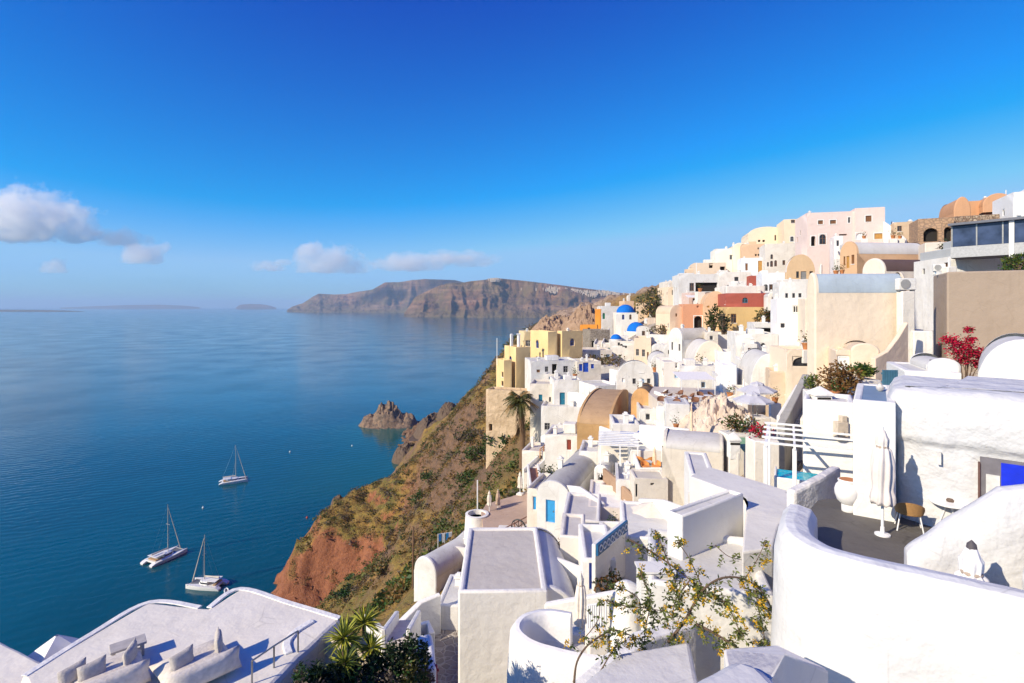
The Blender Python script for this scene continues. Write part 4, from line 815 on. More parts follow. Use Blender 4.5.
def at_line(px,py,off,line=((9.3,14.95),(13.5,11.2))):
    a,b_=Vector((*line[0],0)),Vector((*line[1],0)); d=(b_-a).normalized(); k=(px-CX)/F; t=(k*a.y-a.x)/(d.x-k*d.y); p=a+d*t; o=Vector((d.y,-d.x,0)); q=p+o*off; return Vector((q.x,q.y,CZ+(HY-py)/F*p.y)),d,o
def wallbox(name,x0,x1,y0,y1,o0,o1,mat,parent=None):
    A,d,o=at_line(x0,y1,0); B,_,_=at_line(x1,y0,0); b=MB(); z0,z1=sorted((A.z,B.z)); q=[]
    for z in (z0,z1):
        for p,of in ((A,o0),(B,o0),(B,o1),(A,o1)): v=p+o*of; q.append((v.x,v.y,z))
    b.v=q; b.f=[(0,1,2,3),(7,6,5,4),(0,4,5,1),(1,5,6,2),(2,6,7,3),(3,7,4,0)]; b.m=[0]*6
    return b.build(name,mat,parent)
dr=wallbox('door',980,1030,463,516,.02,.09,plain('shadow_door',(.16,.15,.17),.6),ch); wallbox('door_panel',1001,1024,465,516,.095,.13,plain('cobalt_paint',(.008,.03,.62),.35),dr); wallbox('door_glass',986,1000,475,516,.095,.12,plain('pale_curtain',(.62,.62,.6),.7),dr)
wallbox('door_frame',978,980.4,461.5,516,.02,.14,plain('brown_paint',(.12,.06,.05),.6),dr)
wallbox('wall_lamp',937.5,941.5,452,463.5,.02,.12,plain('lamp_metal',(.62,.61,.6),.5),ch)
# -- white walls about the pool
wallrun('white pool wall below the slatted pergola',[(776,489),(800,487),(838,500)],95.9,.3,[.55,.55,.55],below=3)
wallrun('grey descending stair wall beside the cream front',[(806,374),(794,398),(781,423)],0,.5,[0,0,0],Ys=[43,40,37],mat=plaster((.36,.35,.34),.5),below=4,name='stair_wall')
wallrun('cream stair wall sweeping down beside the domed store',[(906,322),(896,338),(886,351),(873,358)],0,.35,[0,0,0,0],Ys=[41,40.5,40,39.5],mat=plaster(CREAM,.3),below=5,name='stair_wall')
wallrun('white stair wall descending right of the pink mansion',[(884,221.5),(895,229),(906,239.5)],0,.4,[0,0,0],Ys=[104,101,98],below=4,name='stair_wall')
wallrun('second white stair wall beside the pink mansion, nearer the ridge',[(892,221.5),(902,229),(912,239)],0,.4,[0,0,0],Ys=[106,103,100],below=4,name='stair_wall')
# -- bottom centre: curved tub wall, cones and roofs
tub=spline([(2.15,19.4),(1.2,19.6),(.35,19.2),(.05,18.4),(.5,17.6),(1.4,17.1),(2.4,16.8),(3.3,16.7)],5)
sweep('white curved wall of a sunken terrace with a rounded rim','curved_wall','wall',tub,[(.30,89.0),(.22,92.4),(.12,93.85),(.0,94.03),(-.2,94.07),(-.32,93.95),(-.34,93.1)],plaster((.80,.79,.78),.12,.4),rough=(1,.03),close_back=.36)
block('sunken grey terrace floor inside the curved wall','terrace','terrace',[Vector((x,y,0)) for x,y in ((.3,18.4),(.7,17.7),(2.5,17.0),(3.2,17.0),(3.3,19.3),(1.2,19.4))],92.9,4,plaster((.6,.59,.58),.3),bevel=0)
wallrun('white garden wall behind the closed umbrella over the curved terrace',[(545,603),(585,596),(632,588)],0,.3,[0,0,0],Ys=[22.5,22,21.5],below=4)
wallrun('white slanting wall running under the lemon branches',[(575,690),(640,636),(690,622)],0,.5,[0,0,0],Ys=[12.6,14.2,15],below=5)
b=MB(); c=P(627,640,17.5); b.lathe([(.62,-3),(.55,0),(.42,1.0),(.36,1.55),(.40,1.6),(.40,1.72),(.2,1.86),(.001,1.9)],18); tag(b.build('chimney_cone',W(.15),smooth=True,angle=40,loc=c),'white conical chimney rising below the louvred box','chimney')
block('pale grey rounded roof at the bottom edge below the lemon branches','flat_roof','roof',[(640,720),(690,680),(735,656),(760,664),(800,700),(800,760),(640,760)],99.4,5,plaster((.66,.65,.65),.25,.4),bevel=.18,rough=(2,.05))
block('sloping grey roof left of the rounded roof at the bottom edge','flat_roof','roof',[(560,700),(620,652),(690,640),(700,690),(640,740)],97.6,5,plaster((.64,.63,.63),.25,.4),bevel=.1,rough=(2,.03))

b=MB(); b.prism([(3.35,8.0),(4.32,8.55),(5.5,9.35),(4.9,10.0),(3.6,9.2)],95,[98.6,99.55,98.7,98.75,99.2]); tag(b.build('roof_corner',plaster((.66,.65,.65),.25,.4),bevel=.06),'small pitched white roof corner at the foot of the huge parapet wall','roof')
# ------------------------------------------------------------------ boats and furniture
def kids(o): return [c for c in bpy.data.objects if c.parent==o]
def dup(root, loc, rz, label, scale=None):
    c=root.copy(); col.objects.link(c); c.location=loc; c.rotation_euler=(0,0,rz)
    if label: c['label']=label
    if scale: c.scale=(scale,)*3
    for ch in kids(root):
        d=ch.copy(); col.objects.link(d); d.parent=c
        for g in kids(ch): e=g.copy(); col.objects.link(e); e.parent=d
    return c
GEL=plain('gelcoat',(.78,.77,.75),.25,var=.03); ALU=plain('spar_metal',(.62,.60,.56),.35,.6,var=.05); CANVAS=plain('sail_cloth',(.62,.55,.45),.8); TRAMP=plain('net_grey',(.12,.13,.15),.9); SMOKE=plain('cabin_glass',(.02,.02,.025),.1)
WHM=plain('white_metal',(.80,.80,.80),.4,var=.03); STEEL=plain('steel',(.30,.30,.30),.35,.8)
def catamaran(label,loc,rz,L=14.0,heel=(0,0)):
    o=empty('catamaran',loc,rz,label,'catamaran','catamarans at anchor'); o.rotation_euler=(heel[0],heel[1],rz)
    Bm=L*.52; hw=L*.075
    def hull(s):
        b=MB(); n=14; yc=s*(Bm/2-hw)
        for i in range(n+1):
            t=i/n; x=-L/2+L*t; wv=hw*(1-max(0,(t-.45)/.55)**2.2)*(.82+.18*min(1,t/.2)) +.03; fb=1.25+.35*t; dr=-.55*(1-abs(t-.45)*.7)
            if t<.1: fb*=.45+.55*t/.1
            b.v+=[(x,yc-wv,fb),(x,yc-wv*.95,.5),(x,yc-wv*.55,dr),(x,yc+wv*.55,dr),(x,yc+wv*.95,.5),(x,yc+wv,fb)]
        for i in range(n):
            for j in range(6): q=(j+1)%6; b.f.append((i*6+j,(i+1)*6+j,(i+1)*6+q,i*6+q)); b.m.append(0)
        b.f+=[(0,1,2,3,4,5),tuple(n*6+5-j for j in range(6))]; b.m+=[0,0]
        return b.build('hull',GEL,o,smooth=True,angle=40)
    hull(1); hull(-1)
    b=MB(); b.prism([(-L*.40,-Bm*.40),(L*.14,-Bm*.40),(L*.14,Bm*.40),(-L*.40,Bm*.40)],.75,1.35); b.build('bridge_deck',GEL,o,bevel=.08)
    b=MB(); b.prism([(-L*.12,-Bm*.34),(L*.10,-Bm*.30),(L*.19,-Bm*.16),(L*.19,Bm*.16),(L*.10,Bm*.30),(-L*.12,Bm*.34)],1.3,2.55); 
    for i in range(6,12): x,y,z=b.v[i]; b.v[i]=(x*.86-.2,y*.82,z)
    cb=b.build('cabin',GEL,o,bevel=.12)
    b=MB(); b.prism([(-L*.11,-Bm*.335),(L*.10,-Bm*.295),(L*.185,-Bm*.155),(L*.185,Bm*.155),(L*.10,Bm*.295),(-L*.11,Bm*.335)],1.75,2.2)
    for i in range(12): x,y,z=b.v[i]; f=1-.13*(z-1.3)/1.25; b.v[i]=(x*f*1.02-.15,y*f*1.02,z)
    b.build('cabin_window',SMOKE,cb)
    b=MB(); b.prism([(-L*.36,-Bm*.33),(-L*.08,-Bm*.30),(-L*.08,Bm*.30),(-L*.36,Bm*.33)],2.75,2.88); b.build('bimini',CANVAS if heel[0]<0 else GEL,o,bevel=.04)
    b=MB()
    for x in (-L*.34,-L*.12):
        for y in (-Bm*.3,Bm*.3): b.tube([(x,y,1.3),(x,y,2.78)],.05,6)
    b.build('bimini_frame',STEEL,o)
    b=MB(); b.box((-L*.35,-Bm*.30,1.35),(-L*.28,Bm*.30,1.75)); b.box((-L*.28,-Bm*.30,1.35),(-L*.14,-Bm*.22,1.75)); b.build('cockpit_seat',plain('cushion_tan',(.42,.27,.15),.9),o)
    b=MB(); b.prism([(L*.15,-Bm*.33),(L*.42,-Bm*.33),(L*.42,Bm*.33),(L*.15,Bm*.33)],1.32,1.36); b.build('trampoline',TRAMP,o)
    b=MB(); b.tube([(L*.42,-Bm*.42,1.4),(L*.42,Bm*.42,1.4)],.12,8); b.build('crossbeam',ALU,o)
    mx=L*.08; mh=L*1.42
    b=MB(); b.tube([(mx,0,1.4),(mx,0,mh*.5),(mx-.1,0,mh)],[.19,.17,.11],8); b.tube([(mx,-1.1,mh*.62),(mx,1.1,mh*.62)],.05,6); b.build('mast',ALU,o,smooth=True)
    b=MB(); b.tube([(mx-.2,0,3.7),(-L*.36,0,3.55)],[.26,.34],8); b.build('boom',CANVAS,o,smooth=True)
    b=MB(); b.tube([(L*.43,0,1.5),(mx+.15,0,mh*.93)],[.20,.09],7); b.build('furled_sail',CANVAS,o,smooth=True)
    b=MB()
    for s in (-1,1): b.tube([(mx-L*.12,s*Bm*.46,1.4),(mx,s*1.1,mh*.62),(mx-.05,0,mh*.93)],.03,4)
    b.tube([(-L*.42,0,1.5),(mx-.08,0,mh)],.025,4); b.build('rigging',STEEL,o)
    b=MB()
    for s in (-1,1):
        pts=[(-L*.3+L*.72*t/8, s*(Bm*.475-.45*max(0,(t-5)/3)**2),2.05+.25*t/8) for t in range(9)]
        b.tube(pts,.02,4)
        for p in pts: b.tube([p,(p[0],p[1],1.3)],.018,4)
    b.build('guard_rail',STEEL,o)
    return o
catamaran('white catamaran furthest out, its side turned to the viewer',Pz(233.5,482,0),R(28),15.5)
catamaran('white catamaran with its stern and tan cockpit turned to the viewer',Pz(165,558,0),R(66),15.5)
catamaran('white catamaran lying broadside next to the little dinghy',Pz(207,586,0),R(174),13.5)
def dinghy():
    o=empty('dinghy',Pz(226.5,591.5,0),R(120),'small white inflatable dinghy beside the broadside catamaran','dinghy')
    b=MB(); b.tube([(-1.6,-.62,.35),(.4,-.62,.38),(1.2,-.42,.45),(1.6,0,.52),(1.2,.42,.45),(.4,.62,.38),(-1.6,.62,.35)],.24,10); b.build('tube',GEL,o,smooth=True)
    b=MB(); b.prism([(-1.4,-.5),(1.1,-.4),(1.1,.4),(-1.4,.5)],.1,.2); b.build('floor_board',plain('dinghy_floor',(.35,.35,.36),.7),o)
    b=MB(); b.box((-1.75,-.18,.2),(-1.4,.18,1.0)); b.build('outboard_motor',SMOKE,o,bevel=.06); b=MB(); b.box((-.4,-.5,.3),(-.1,.5,.42)); b.build('bench',plain('cushion_tan',(.42,.27,.15),.9),o)
dinghy()
for i,(x,y,l) in enumerate([(203,508,'tiny white mooring buoy out between the catamarans'),(290,452,'tiny white mooring buoy left of the rock islet'),(352,446,'tiny white mooring buoy just below the rock islet'),(307,518,'tiny red mooring buoy off the red cliff')]):
    b=MB(); b.lathe([(.01,-.3),(.4,-.2),(.55,.2),(.4,.6),(.1,.75),(.08,1.1),(.001,1.12)],12); tag(b.build('mooring_buoy',plain('buoy_red',(.5,.08,.05),.5) if i==3 else GEL,smooth=True,loc=Pz(x,y,0)),l,'buoy','mooring buoys')
# ---- parasols
CREAMC=plain('cream_canvas',(.74,.66,.56),.9,var=.06); WCANV=plain('white_canvas',(.76,.74,.74),.9,var=.05); LILAC=plain('pale_canvas',(.50,.50,.56),.9,var=.05)
def parasol_open(label,loc,r,h,mat,n=8,rz=0,tiers=1,drop=.45,pole=.045,name='parasol'):
    o=empty(name,loc,rz,label,'parasol','parasols standing open')
    def cone(r0,z0,z1):
        b=MB(); rows=5
        for k in range(rows+1):
            t=k/rows
            for j in range(n*4):
                a=2*math.pi*j/(n*4); sc=1-.06*t*abs(math.sin(a*n/2)); 
                ed=math.cos(math.pi/n)/math.cos((a%(2*math.pi/n))-math.pi/n); rr=max(.03,r0*t*ed*sc); b.v.append((rr*math.cos(a),rr*math.sin(a),z1-(z1-z0)*(t**1.08)-.03*abs(math.sin(a*n/2))*t))
        m_=n*4
        for k in range(rows):
            for j in range(m_): q=(j+1)%m_; b.f.append((k*m_+j,(k+1)*m_+j,(k+1)*m_+q,k*m_+q)); b.m.append(0)
        for j in range(m_):                      # valance
            q=(j+1)%m_; p0=b.v[rows*m_+j]; p1=b.v[rows*m_+q]; b.quad([p0,(p0[0],p0[1],p0[2]-.14),(p1[0],p1[1],p1[2]-.14),p1])
        return b
    cone(r,h-drop,h).build('canopy',mat,o,smooth=True,angle=30,merge=False)
    if tiers>1: cone(r*.35,h-drop*.12,h+.12).build('canopy_cap',mat,o,smooth=True,angle=30,merge=False)
    b=MB(); b.tube([(0,0,0),(0,0,h)],pole,8); b.build('pole',STEEL,o,smooth=True)
    b=MB()
    for j in range(n): a=2*math.pi*j/n; b.tube([(0,0,h-.1),(r*.97*math.cos(a),r*.97*math.sin(a),h-drop-.02)],.015,4)
    b.build('ribs',STEEL,o); b=MB(); b.lathe([(.32,0),(.32,.06),(.1,.1),(.06,.3)],16); b.build('base',STEEL,o,smooth=True,angle=40)
    return o
def parasol_closed(label,loc,h,r,mat,z0=.3,name='closed_parasol',skirt=1.0,tip=False):
    o=empty(name,loc,0,label,'closed parasol','parasols folded shut'); b=MB(); n=48; H=h-z0
    prof=[(0,.02),(.03,.30),(.10,.48),(.13,.62),(.19,.58),(.24,.52),(.27,.74),(.45,.98),(.62,1.0),(.74,.9),(.80,.86),(.88,1.02*skirt),(.97,1.08*skirt),(1,1.0*skirt)]
    rr=random.Random(int(h*100)); ph=[rr.uniform(-.35,.35) for _ in range(9)]
    for t,k in prof:
        for j in range(n):
            a=2*math.pi*j/n; f=1+.16*math.sin(a*8+ph[0]+2.2*t)*min(1,t*4)+.06*math.sin(a*3+5*t+ph[1]); q=r*k*f
            b.v.append((q*math.cos(a),q*math.sin(a),h-H*t+(.04*math.sin(a*8+1) if t>.9 else 0)))
    for i in range(len(prof)-1):
        for j in range(n): q=(j+1)%n; b.f.append((i*n+j,(i+1)*n+j,(i+1)*n+q,i*n+q)); b.m.append(0)
    b.f.append(tuple(range(n))); b.m.append(0); b.f.append(tuple((len(prof)-1)*n+n-1-j for j in range(n))); b.m.append(0)
    b.build('canopy',mat,o,smooth=True,angle=180)
    b=MB(); zt=h-H*.24; b.lathe([(r*.56,zt-.03),(r*.60,zt),(r*.56,zt+.03)],24); b.build('strap',plain('strap',(.4,.32,.26),.8),o,smooth=True)
    b=MB(); b.tube([(0,0,0),(0,0,h*.9)],.035,10); b.tube([(0,0,h*.9),(0,0,h+.05)],.03,8); b.build('pole',WHM,o,smooth=True)
    b=MB(); b.lathe([(.17,0),(.17,.03),(.05,.05),(.045,.2)],18); b.build('base',WHM,o,smooth=True,angle=40)
    if tip: b=MB(); b.lathe([(r*.30,h-H*.035),(r*.26,h+.01),(.001,h+.09)],14); b.build('tip',plain('tip_dark',(.08,.07,.08),.7),o,smooth=True)
    return o
FZ=99.4
def gl(px,py,z=FZ): return Pz(px,py,z)
parasol_closed('tall folded off-white parasol on the dark terrace',gl(882.5,535),2.6,.225,plain('folded_canvas',(.70,.64,.61),.9,var=.06),z0=.78)
parasol_closed('folded white parasol with a dark tip poking up behind the big parapet',Vector((8.3,9.75,98.2)),2.5,.28,WCANV,z0=.4,tip=True)
parasol_open('big pale parasol in the middle of the town, the nearer of the pair',P(753,428,45)+Vector((0,0,-.0)),1.62,2.95,LILAC,8,.2,2,.62)
parasol_open('big pale parasol half hidden behind the nearer one of the pair',P(757,416,50),1.75,3.1,LILAC,8,.5,2,.7)
parasol_open('wide cream parasol above the clean blank white wall',P(652,533,36),1.95,2.05,CREAMC,8,.3,1,.75)
parasol_open('pointed white square parasol below the edge of the sofa terrace',P(57,733,16),1.1,2.9,WCANV,4,.12,1,.8)
parasol_closed('folded cream parasol over the curved sunken terrace',P(580.5,629,20.5),2.15,.20,plain('folded_cream',(.80,.72,.62),.9),z0=.15)
parasol_closed('folded peach-coloured parasol on the small patio with orange chairs',P(654.5,476,48),2.6,.17,plain('folded_peach',(.76,.58,.42),.9),z0=.7)
parasol_closed('folded white parasol furthest left on the brown paved terrace',P(489.3,512,57),2.2,.22,CREAMC,z0=.7)
parasol_closed('folded brown-tipped parasol in the middle of the brown paved terrace',P(498,511,58),2.3,.22,plain('folded_brown',(.5,.36,.26),.9),z0=.7)
parasol_closed('folded white parasol beside the steps right of the brown paved terrace',P(520,493,62),2.4,.24,CREAMC,z0=.6)
parasol_closed('folded tan parasol by the white cube house',P(691.5,436,46),2.8,.13,plain('folded_peach',(.76,.58,.42),.9),z0=.3)
# ---- terrace furniture
WICK=plain('wicker',(.36,.20,.075),.8,bump=.6,scale=30)
def armchair(label,loc,rz,wick=WICK,group='garden chairs'):
    o=empty('garden_chair',loc,rz,label,'chair',group)
    b=MB(); n=9                                   # bucket shell: seat and wrap-around back in one
    for i in range(n):
        a=math.pi*i/(n-1); x=.27*math.cos(a); y=.05+.25*math.sin(a); hh=.42+.12+.22*math.sin(a)**.8
        b.v+=[(x,y,.45),(x*1.12,y*1.1+.02,hh),(x*1.18,y*1.18+.02,hh),(x*1.08,y*1.08,.43)]
    for i in range(n-1):
        for j in range(4): q=(j+1)%4; b.f.append((i*4+j,(i+1)*4+j,(i+1)*4+q,i*4+q)); b.m.append(0)
    b.f+=[(0,1,2,3),((n-1)*4+3,(n-1)*4+2,(n-1)*4+1,(n-1)*4)]; b.m+=[0,0]; b.build('backrest',wick,o,smooth=True,angle=50)
    b=MB(); b.prism([(.27*math.cos(math.pi*i/8),.05+.25*math.sin(math.pi*i/8)) for i in range(9)]+[(-.27,-.2),(.27,-.2)],.41,.46); b.build('seat',wick,o,bevel=.015)
    for sx in (-1,1):
        for sy in (-1,1): b=MB(); b.tube([(sx*.2,.02+sy*.17,.42),(sx*.27,.02+sy*.25,0)],.016,8); b.build('leg',WHM,o,smooth=True)
    return o
armchair('brown wicker chair under the shadow of the folded parasol',gl(909,529),R(150)); c2=armchair('tan wicker chair behind the round table, partly hidden',gl(966,524.5),R(-35),plain('wicker_pale',(.55,.38,.2),.8,bump=.6,scale=30))
def round_table(label,loc,r,h,stuff=True):
    o=empty('round_table',loc,0,label,'table'); b=MB(); b.lathe([(r*.98,h-.03),(r,h-.02),(r,h-.005),(r*.99,h)],36); b.build('table_top',WHM,o,smooth=True,angle=40)
    for k in range(3): a=2*math.pi*k/3+.4; b=MB(); b.tube([(.05*math.cos(a),.05*math.sin(a),h-.03),(r*.62*math.cos(a),r*.62*math.sin(a),0)],.02,8); b.build('leg',WHM,o,smooth=True)
    return o
tl=gl(950,531); round_table('round white table on the dark terrace',tl,.42,.72)
b=MB(); b.lathe([(.09,0),(.10,.05),(.07,.09),(.001,.1)],16); tag(b.build('ash_bowl',plain('bowl_brown',(.12,.08,.06),.5),smooth=True,loc=tl+Vector((.05,.05,.72))),'small dark bowl on the round white table','bowl')
def urn():
    o=empty('urn',gl(848,511),0,'big round white urn with a terracotta inside on the terrace','urn'); o.scale=(.88,.88,.88); b=MB()
    b.lathe([(.17,0),(.18,.02),(.18,.2),(.17,.22),(.30,.34),(.36,.52),(.37,.66),(.33,.80),(.26,.88),(.25,.90),(.28,.93),(.28,.97),(.25,.99),(.22,.97),(.22,.9)],36); b.build('body',plaster((.80,.79,.79),.1,.3),o,smooth=True,angle=60)
    b=MB(); b.lathe([(.001,.9),(.225,.905)],24); b.lathe([(.215,.89),(.222,.985),(.235,.99)],24); b.build('lining',plain('terracotta',(.50,.20,.07),.8),o)
urn()
b=MB(); b.box((-.27,-.1,0),(.27,.3,.9)); b.box((-.03,-.06,.9),(.24,.3,1.2)); b.box((-.15,-.15,.15),(.03,-.1,.45)); tag(b.build('meter_box',plain('box_beige',(.55,.47,.38),.7),loc=P(842,440,27.1),bevel=.02),'beige electric meter boxes fixed at the white wall corner','meter box')
def jug(label,loc,s): 
    b=MB(); b.lathe([(.1*s,0),(.2*s,.12*s),(.22*s,.25*s),(.1*s,.38*s),(.08*s,.45*s),(.11*s,.5*s)],18); tag(b.build('clay_jug',plain('clay_grey',(.55,.52,.5),.8),smooth=True,loc=loc),label,'jug')
jug('pale jug on the shade-tinted grey-blue roof beside the teal gate',Pz(880,391,102.47),.5)
b=MB()
for i in range(6): b.box((i*.1,-.02,0),(i*.1+.085,.02,.62))
b.box((-.02,.02,.1),(.62,.05,.17)); b.box((-.02,.02,.45),(.62,.05,.52)); o=b.build('gate',plain('gate_teal',(.06,.17,.24),.6),loc=P(882.5,386,18.2)); o.scale=(.87,.87,.87); tag(o,'teal wooden slat gate above the grey-blue roof','gate')
# ---- sofas on the lower terrace
FAB=plain('sofa_fabric',(.64,.58,.51),.95,bump=.4,scale=8); STRIPE=plain('striped_cushion',(.48,.44,.40),.95,bump=.4,scale=12)
def pillow(b,c,u,v,w,su,sv,sw,n=8):              # puffed box cushion
    c=Vector(c);u=Vector(u).normalized();v=Vector(v).normalized();w_=Vector(w).normalized(); k=len(b.v)
    for s in (-1,1):
        for i in range(n+1):
            for j in range(n+1):
                a=-1+2*i/n; d=-1+2*j/n; t=(1-a**4)*(1-d**4); t=t**.5
                b.v.append(tuple(c+u*a*su*(1-.06*(1-abs(d)))+v*d*sv*(1-.06*(1-abs(a)))+w_*s*sw*(.12+.88*t)))
    m=(n+1)**2
    for s in (0,1):
        for i in range(n):
            for j in range(n):
                q=(k+s*m+i*(n+1)+j,k+s*m+(i+1)*(n+1)+j,k+s*m+(i+1)*(n+1)+j+1,k+s*m+i*(n+1)+j+1); b.f.append(q if s else q[::-1]); b.m.append(0)
    rim=[i*(n+1) for i in range(n+1)]+[n*(n+1)+j for j in range(1,n+1)]+[i*(n+1)+n for i in range(n-1,-1,-1)]+[j for j in range(n-1,0,-1)]
    for x,y in zip(rim,rim[1:]+rim[:1]): b.f.append((k+x,k+y,k+m+y,k+m+x)); b.m.append(0)
def sofa(label,loc,rz,cush,L=1.7,Dp=1.4):
    o=empty('outdoor_sofa',loc,rz,label,'sofa','sofas on the white roof terrace')
    b=MB(); pillow(b,(0,0,.19),(1,0,0),(0,1,0),(0,0,1),L/2,Dp/2,.18); b.build('seat',FAB,o,smooth=True,angle=180)
    b=MB(); pillow(b,(0,-Dp/2-.02,.33),(1,0,.02),(0,.25,1),(0,1,-.25),L/2,.25,.17); b.build('backrest',FAB,o,smooth=True,angle=180)
    for (x,y,a) in cush:
        b=MB(); pillow(b,(x,y,.46),(math.cos(a),math.sin(a),.1),(0,.35,1),(-math.sin(a),math.cos(a),-.3),.28,.2,.09); b.build('cushion',STRIPE,o,smooth=True,angle=180)
    return o
sofa('pale grey outdoor sofa nearest the railing, striped cushion at its far end',Pz(195,672,96.02),R(47),[(.55,.05,1.2),(-.3,-.05,.2)],L=1.6)
sofa('pale grey outdoor sofa further left with crumpled striped cushions',Pz(105,684,96.02),R(43),[(.5,.05,1.0),(-.25,-.05,.1),(-.6,.1,.3)],L=1.6)
def lowtable():
    o=empty('low_table',Pz(128,657,96.02),R(40),'small grey low table between the two terrace sofas','table'); b=MB(); b.box((-.38,-.22,.30),(.38,.22,.36)); b.build('table_top',plain('table_grey',(.42,.39,.37),.7),o,bevel=.01)
    for x in (-.3,.3):
        for y in (-.16,.16): b=MB(); b.box((x-.03,y-.03,0),(x+.03,y+.03,.3)); b.build('leg',plain('table_grey',(.42,.39,.37),.7),o)
lowtable()
def railing(label,pts,h,posts,mat=STEEL,r=.022,name='railing',mid=0):
    o=empty(name,pts[0],0,label,'railing'); b=MB(); p0=Vector(pts[0]); q=[Vector(p)-p0 for p in pts]
    b.tube([p+Vector((0,0,h)) for p in q],r,6); b.build('handrail',mat,o)
    for k in range(mid): b=MB(); b.tube([p+Vector((0,0,h*(k+1)/(mid+1))) for p in q],r*.6,5); b.build('middle_rail',mat,o)
    for k in range(posts):
        t=k/(posts-1)*(len(q)-1); i=min(int(t),len(q)-2); p=q[i].lerp(q[i+1],t-i); b=MB(); b.tube([p,p+Vector((0,0,h))],r,6); b.build('post',mat,o)
railing('thin dark metal handrail at the right edge of the sofa terrace',[Pz(252,684,96.0),Pz(274,668,96.0),Pz(298,652,96.0)],.55,3)
WOODR=plain('rail_brown',(.26,.12,.07),.7)
railing('brown post railing along the little terrace over the slope',[Pz(490,546,83.8),Pz(511,536,83.8),Pz(534,523,83.8)],1.0,8,WOODR,.05,mid=1)
railing('brown wooden railing above the white steps below the palm',[P(540,458,74),P(547,452,76),P(553,446,78)],1.2,5,plain('rail_orange',(.45,.23,.11),.7),.08,mid=3)
railing('white balustrade beside the folded parasol over the sunken terrace',[P(588,628,19),P(596,627,19),P(606,625,19)],.8,9,WHM,.03)
# ---- pergolas and pool
def pergola():
    o=empty('pergola',P(769,488,25),R(-27),'white slatted pergola over the turquoise pool','pergola'); s=28/F
    for i in range(5):
        y=i*1.18; b=MB(); b.box((-.35,y-.05,2.05),(3.75,y+.05,2.14)); b.build('beam',WHM,o)
    b=MB(); b.box((-.2,-.15,1.93),(-.08,5.1,2.045)); b.box((1.0,-.15,1.93),(1.1,5.1,2.045)); b.build('side_beam',WHM,o)
    for (x,y) in ((-.14,0),(1.05,0),(-.14,4.75)):
        b=MB(); b.box((x-.09,y-.09,-1.5),(x+.09,y+.09,1.93)); b.build('post',WHM,o,bevel=.02)
pergola()
def pool():
    o=empty('plunge_pool',P(797,477,25.6),R(-27),'small turquoise plunge pool with white walls under the pergola','pool'); o.scale=(.55,.6,1)
    b=MB(); b.prism([(-1.6,-1.0),(2.5,-1.0),(2.5,2.0),(-1.6,2.0)],-1.6,-.25); b.build('basin',W(.1),o,bevel=.02)
    b=MB(); b.box((-1.6,-1.15,-1.6),(2.5,-.98,.06)); b.box((-1.75,-1.15,-1.6),(-1.58,2.1,.06)); b.build('rim',W(.1),o,bevel=.04)
    t=NT('pool_water'); m=t.done((.0,.42,.50),t.bump(t.noise(3,3),.2,.06),.08); b=MB(); b.prism([(-1.57,-.97),(2.48,-.97),(2.48,1.98),(-1.57,1.98)],-.24,-.05); b.build('water',m,o)
pool()
def slat_roof():
    o=empty('slatted_canopy',P(620,462,50),R(-10),'white slatted canopy on posts beside the sun bed terrace','pergola')
    for i in range(9): b=MB(); b.box((-2.0,i*.42,1.45+.06*i),(1.75,i*.42+.24,1.52+.06*i)); b.build('slat',WHM,o)
    for x in (-1.8,0,1.6): b=MB(); b.box((x-.06,0,-1.5),(x+.06,.12,1.45)); b.build('post',WHM,o)
slat_roof()
b=MB(); 
o=empty('sun_lounger',P(632,436,55),R(-14),'deep blue sun lounger on the small white terrace','sun lounger'); BL=plain('lounger_blue',(.01,.07,.42),.8)
b.box((-1.2,-.3,.25),(.5,.3,.36)); b.build('seat',BL,o,bevel=.03); b=MB(); b.quad([(.5,-.3,.25),(1.2,-.3,.85),(1.2,.3,.85),(.5,.3,.25)]); b.quad([(.5,-.3,.36),(1.14,-.3,.92),(1.14,.3,.92),(.5,.3,.36)]); b.prism([(.5,-.3),(.6,-.3),(.6,.3),(.5,.3)],.25,.38); b.build('backrest',BL,o)
for x in (-1,.4):
    for y in (-.25,.25): b=MB(); b.box((x,y-.03,0),(x+.06,y+.03,.25)); b.build('leg',WHM,o)
# ---- patio with orange chairs
PZ=CZ+(HY-471)/F*48
OR=plain('orange_wicker',(.62,.25,.07),.8)
ch0=None
for (x,y,rz,l) in [(641,466,140,'orange chair left of the little grey patio table, at the back'),(650,464,200,'orange chair behind the little grey patio table'),(646,475.5,20,'orange chair in front of the little grey patio table'),(656,474.5,-30,'orange chair by the foot of the peach folded parasol')]:
    p=P(x,y,47.5 if y>470 else 49.5); p.z=PZ
    if ch0 is None: ch0=armchair(l,p,R(rz),OR,'orange patio chairs'); ch0.scale=(1.3,)*3
    else: dup(ch0,p,R(rz),l,1.3)
b=MB(); b.box((-.35,-.35,.66),(.35,.35,.72)); b.tube([(0,0,0),(0,0,.66)],.05,8); b.lathe([(.25,0),(.25,.04),(.05,.06)],12); p=P(648,469,48.5); p.z=PZ; tag(b.build('patio_table',plain('table_bluegrey',(.45,.5,.56),.5),loc=p),'little blue-grey square table among the orange patio chairs','table')
wallrun('white patio wall around the orange chairs',[(634,462),(640,478),(662,478)],0,.25,[.9,.9,.9],Ys=[50.5,46.8,46.6],below=3)
block('small raised patio floor of the orange chairs','terrace','terrace',[Vector((x,y,0)) for x,y in ((10.6,51.5),(10.9,46.8),(13.2,46.6),(13.4,51.5))],PZ,3,plaster((.55,.5,.46),.4),bevel=0)
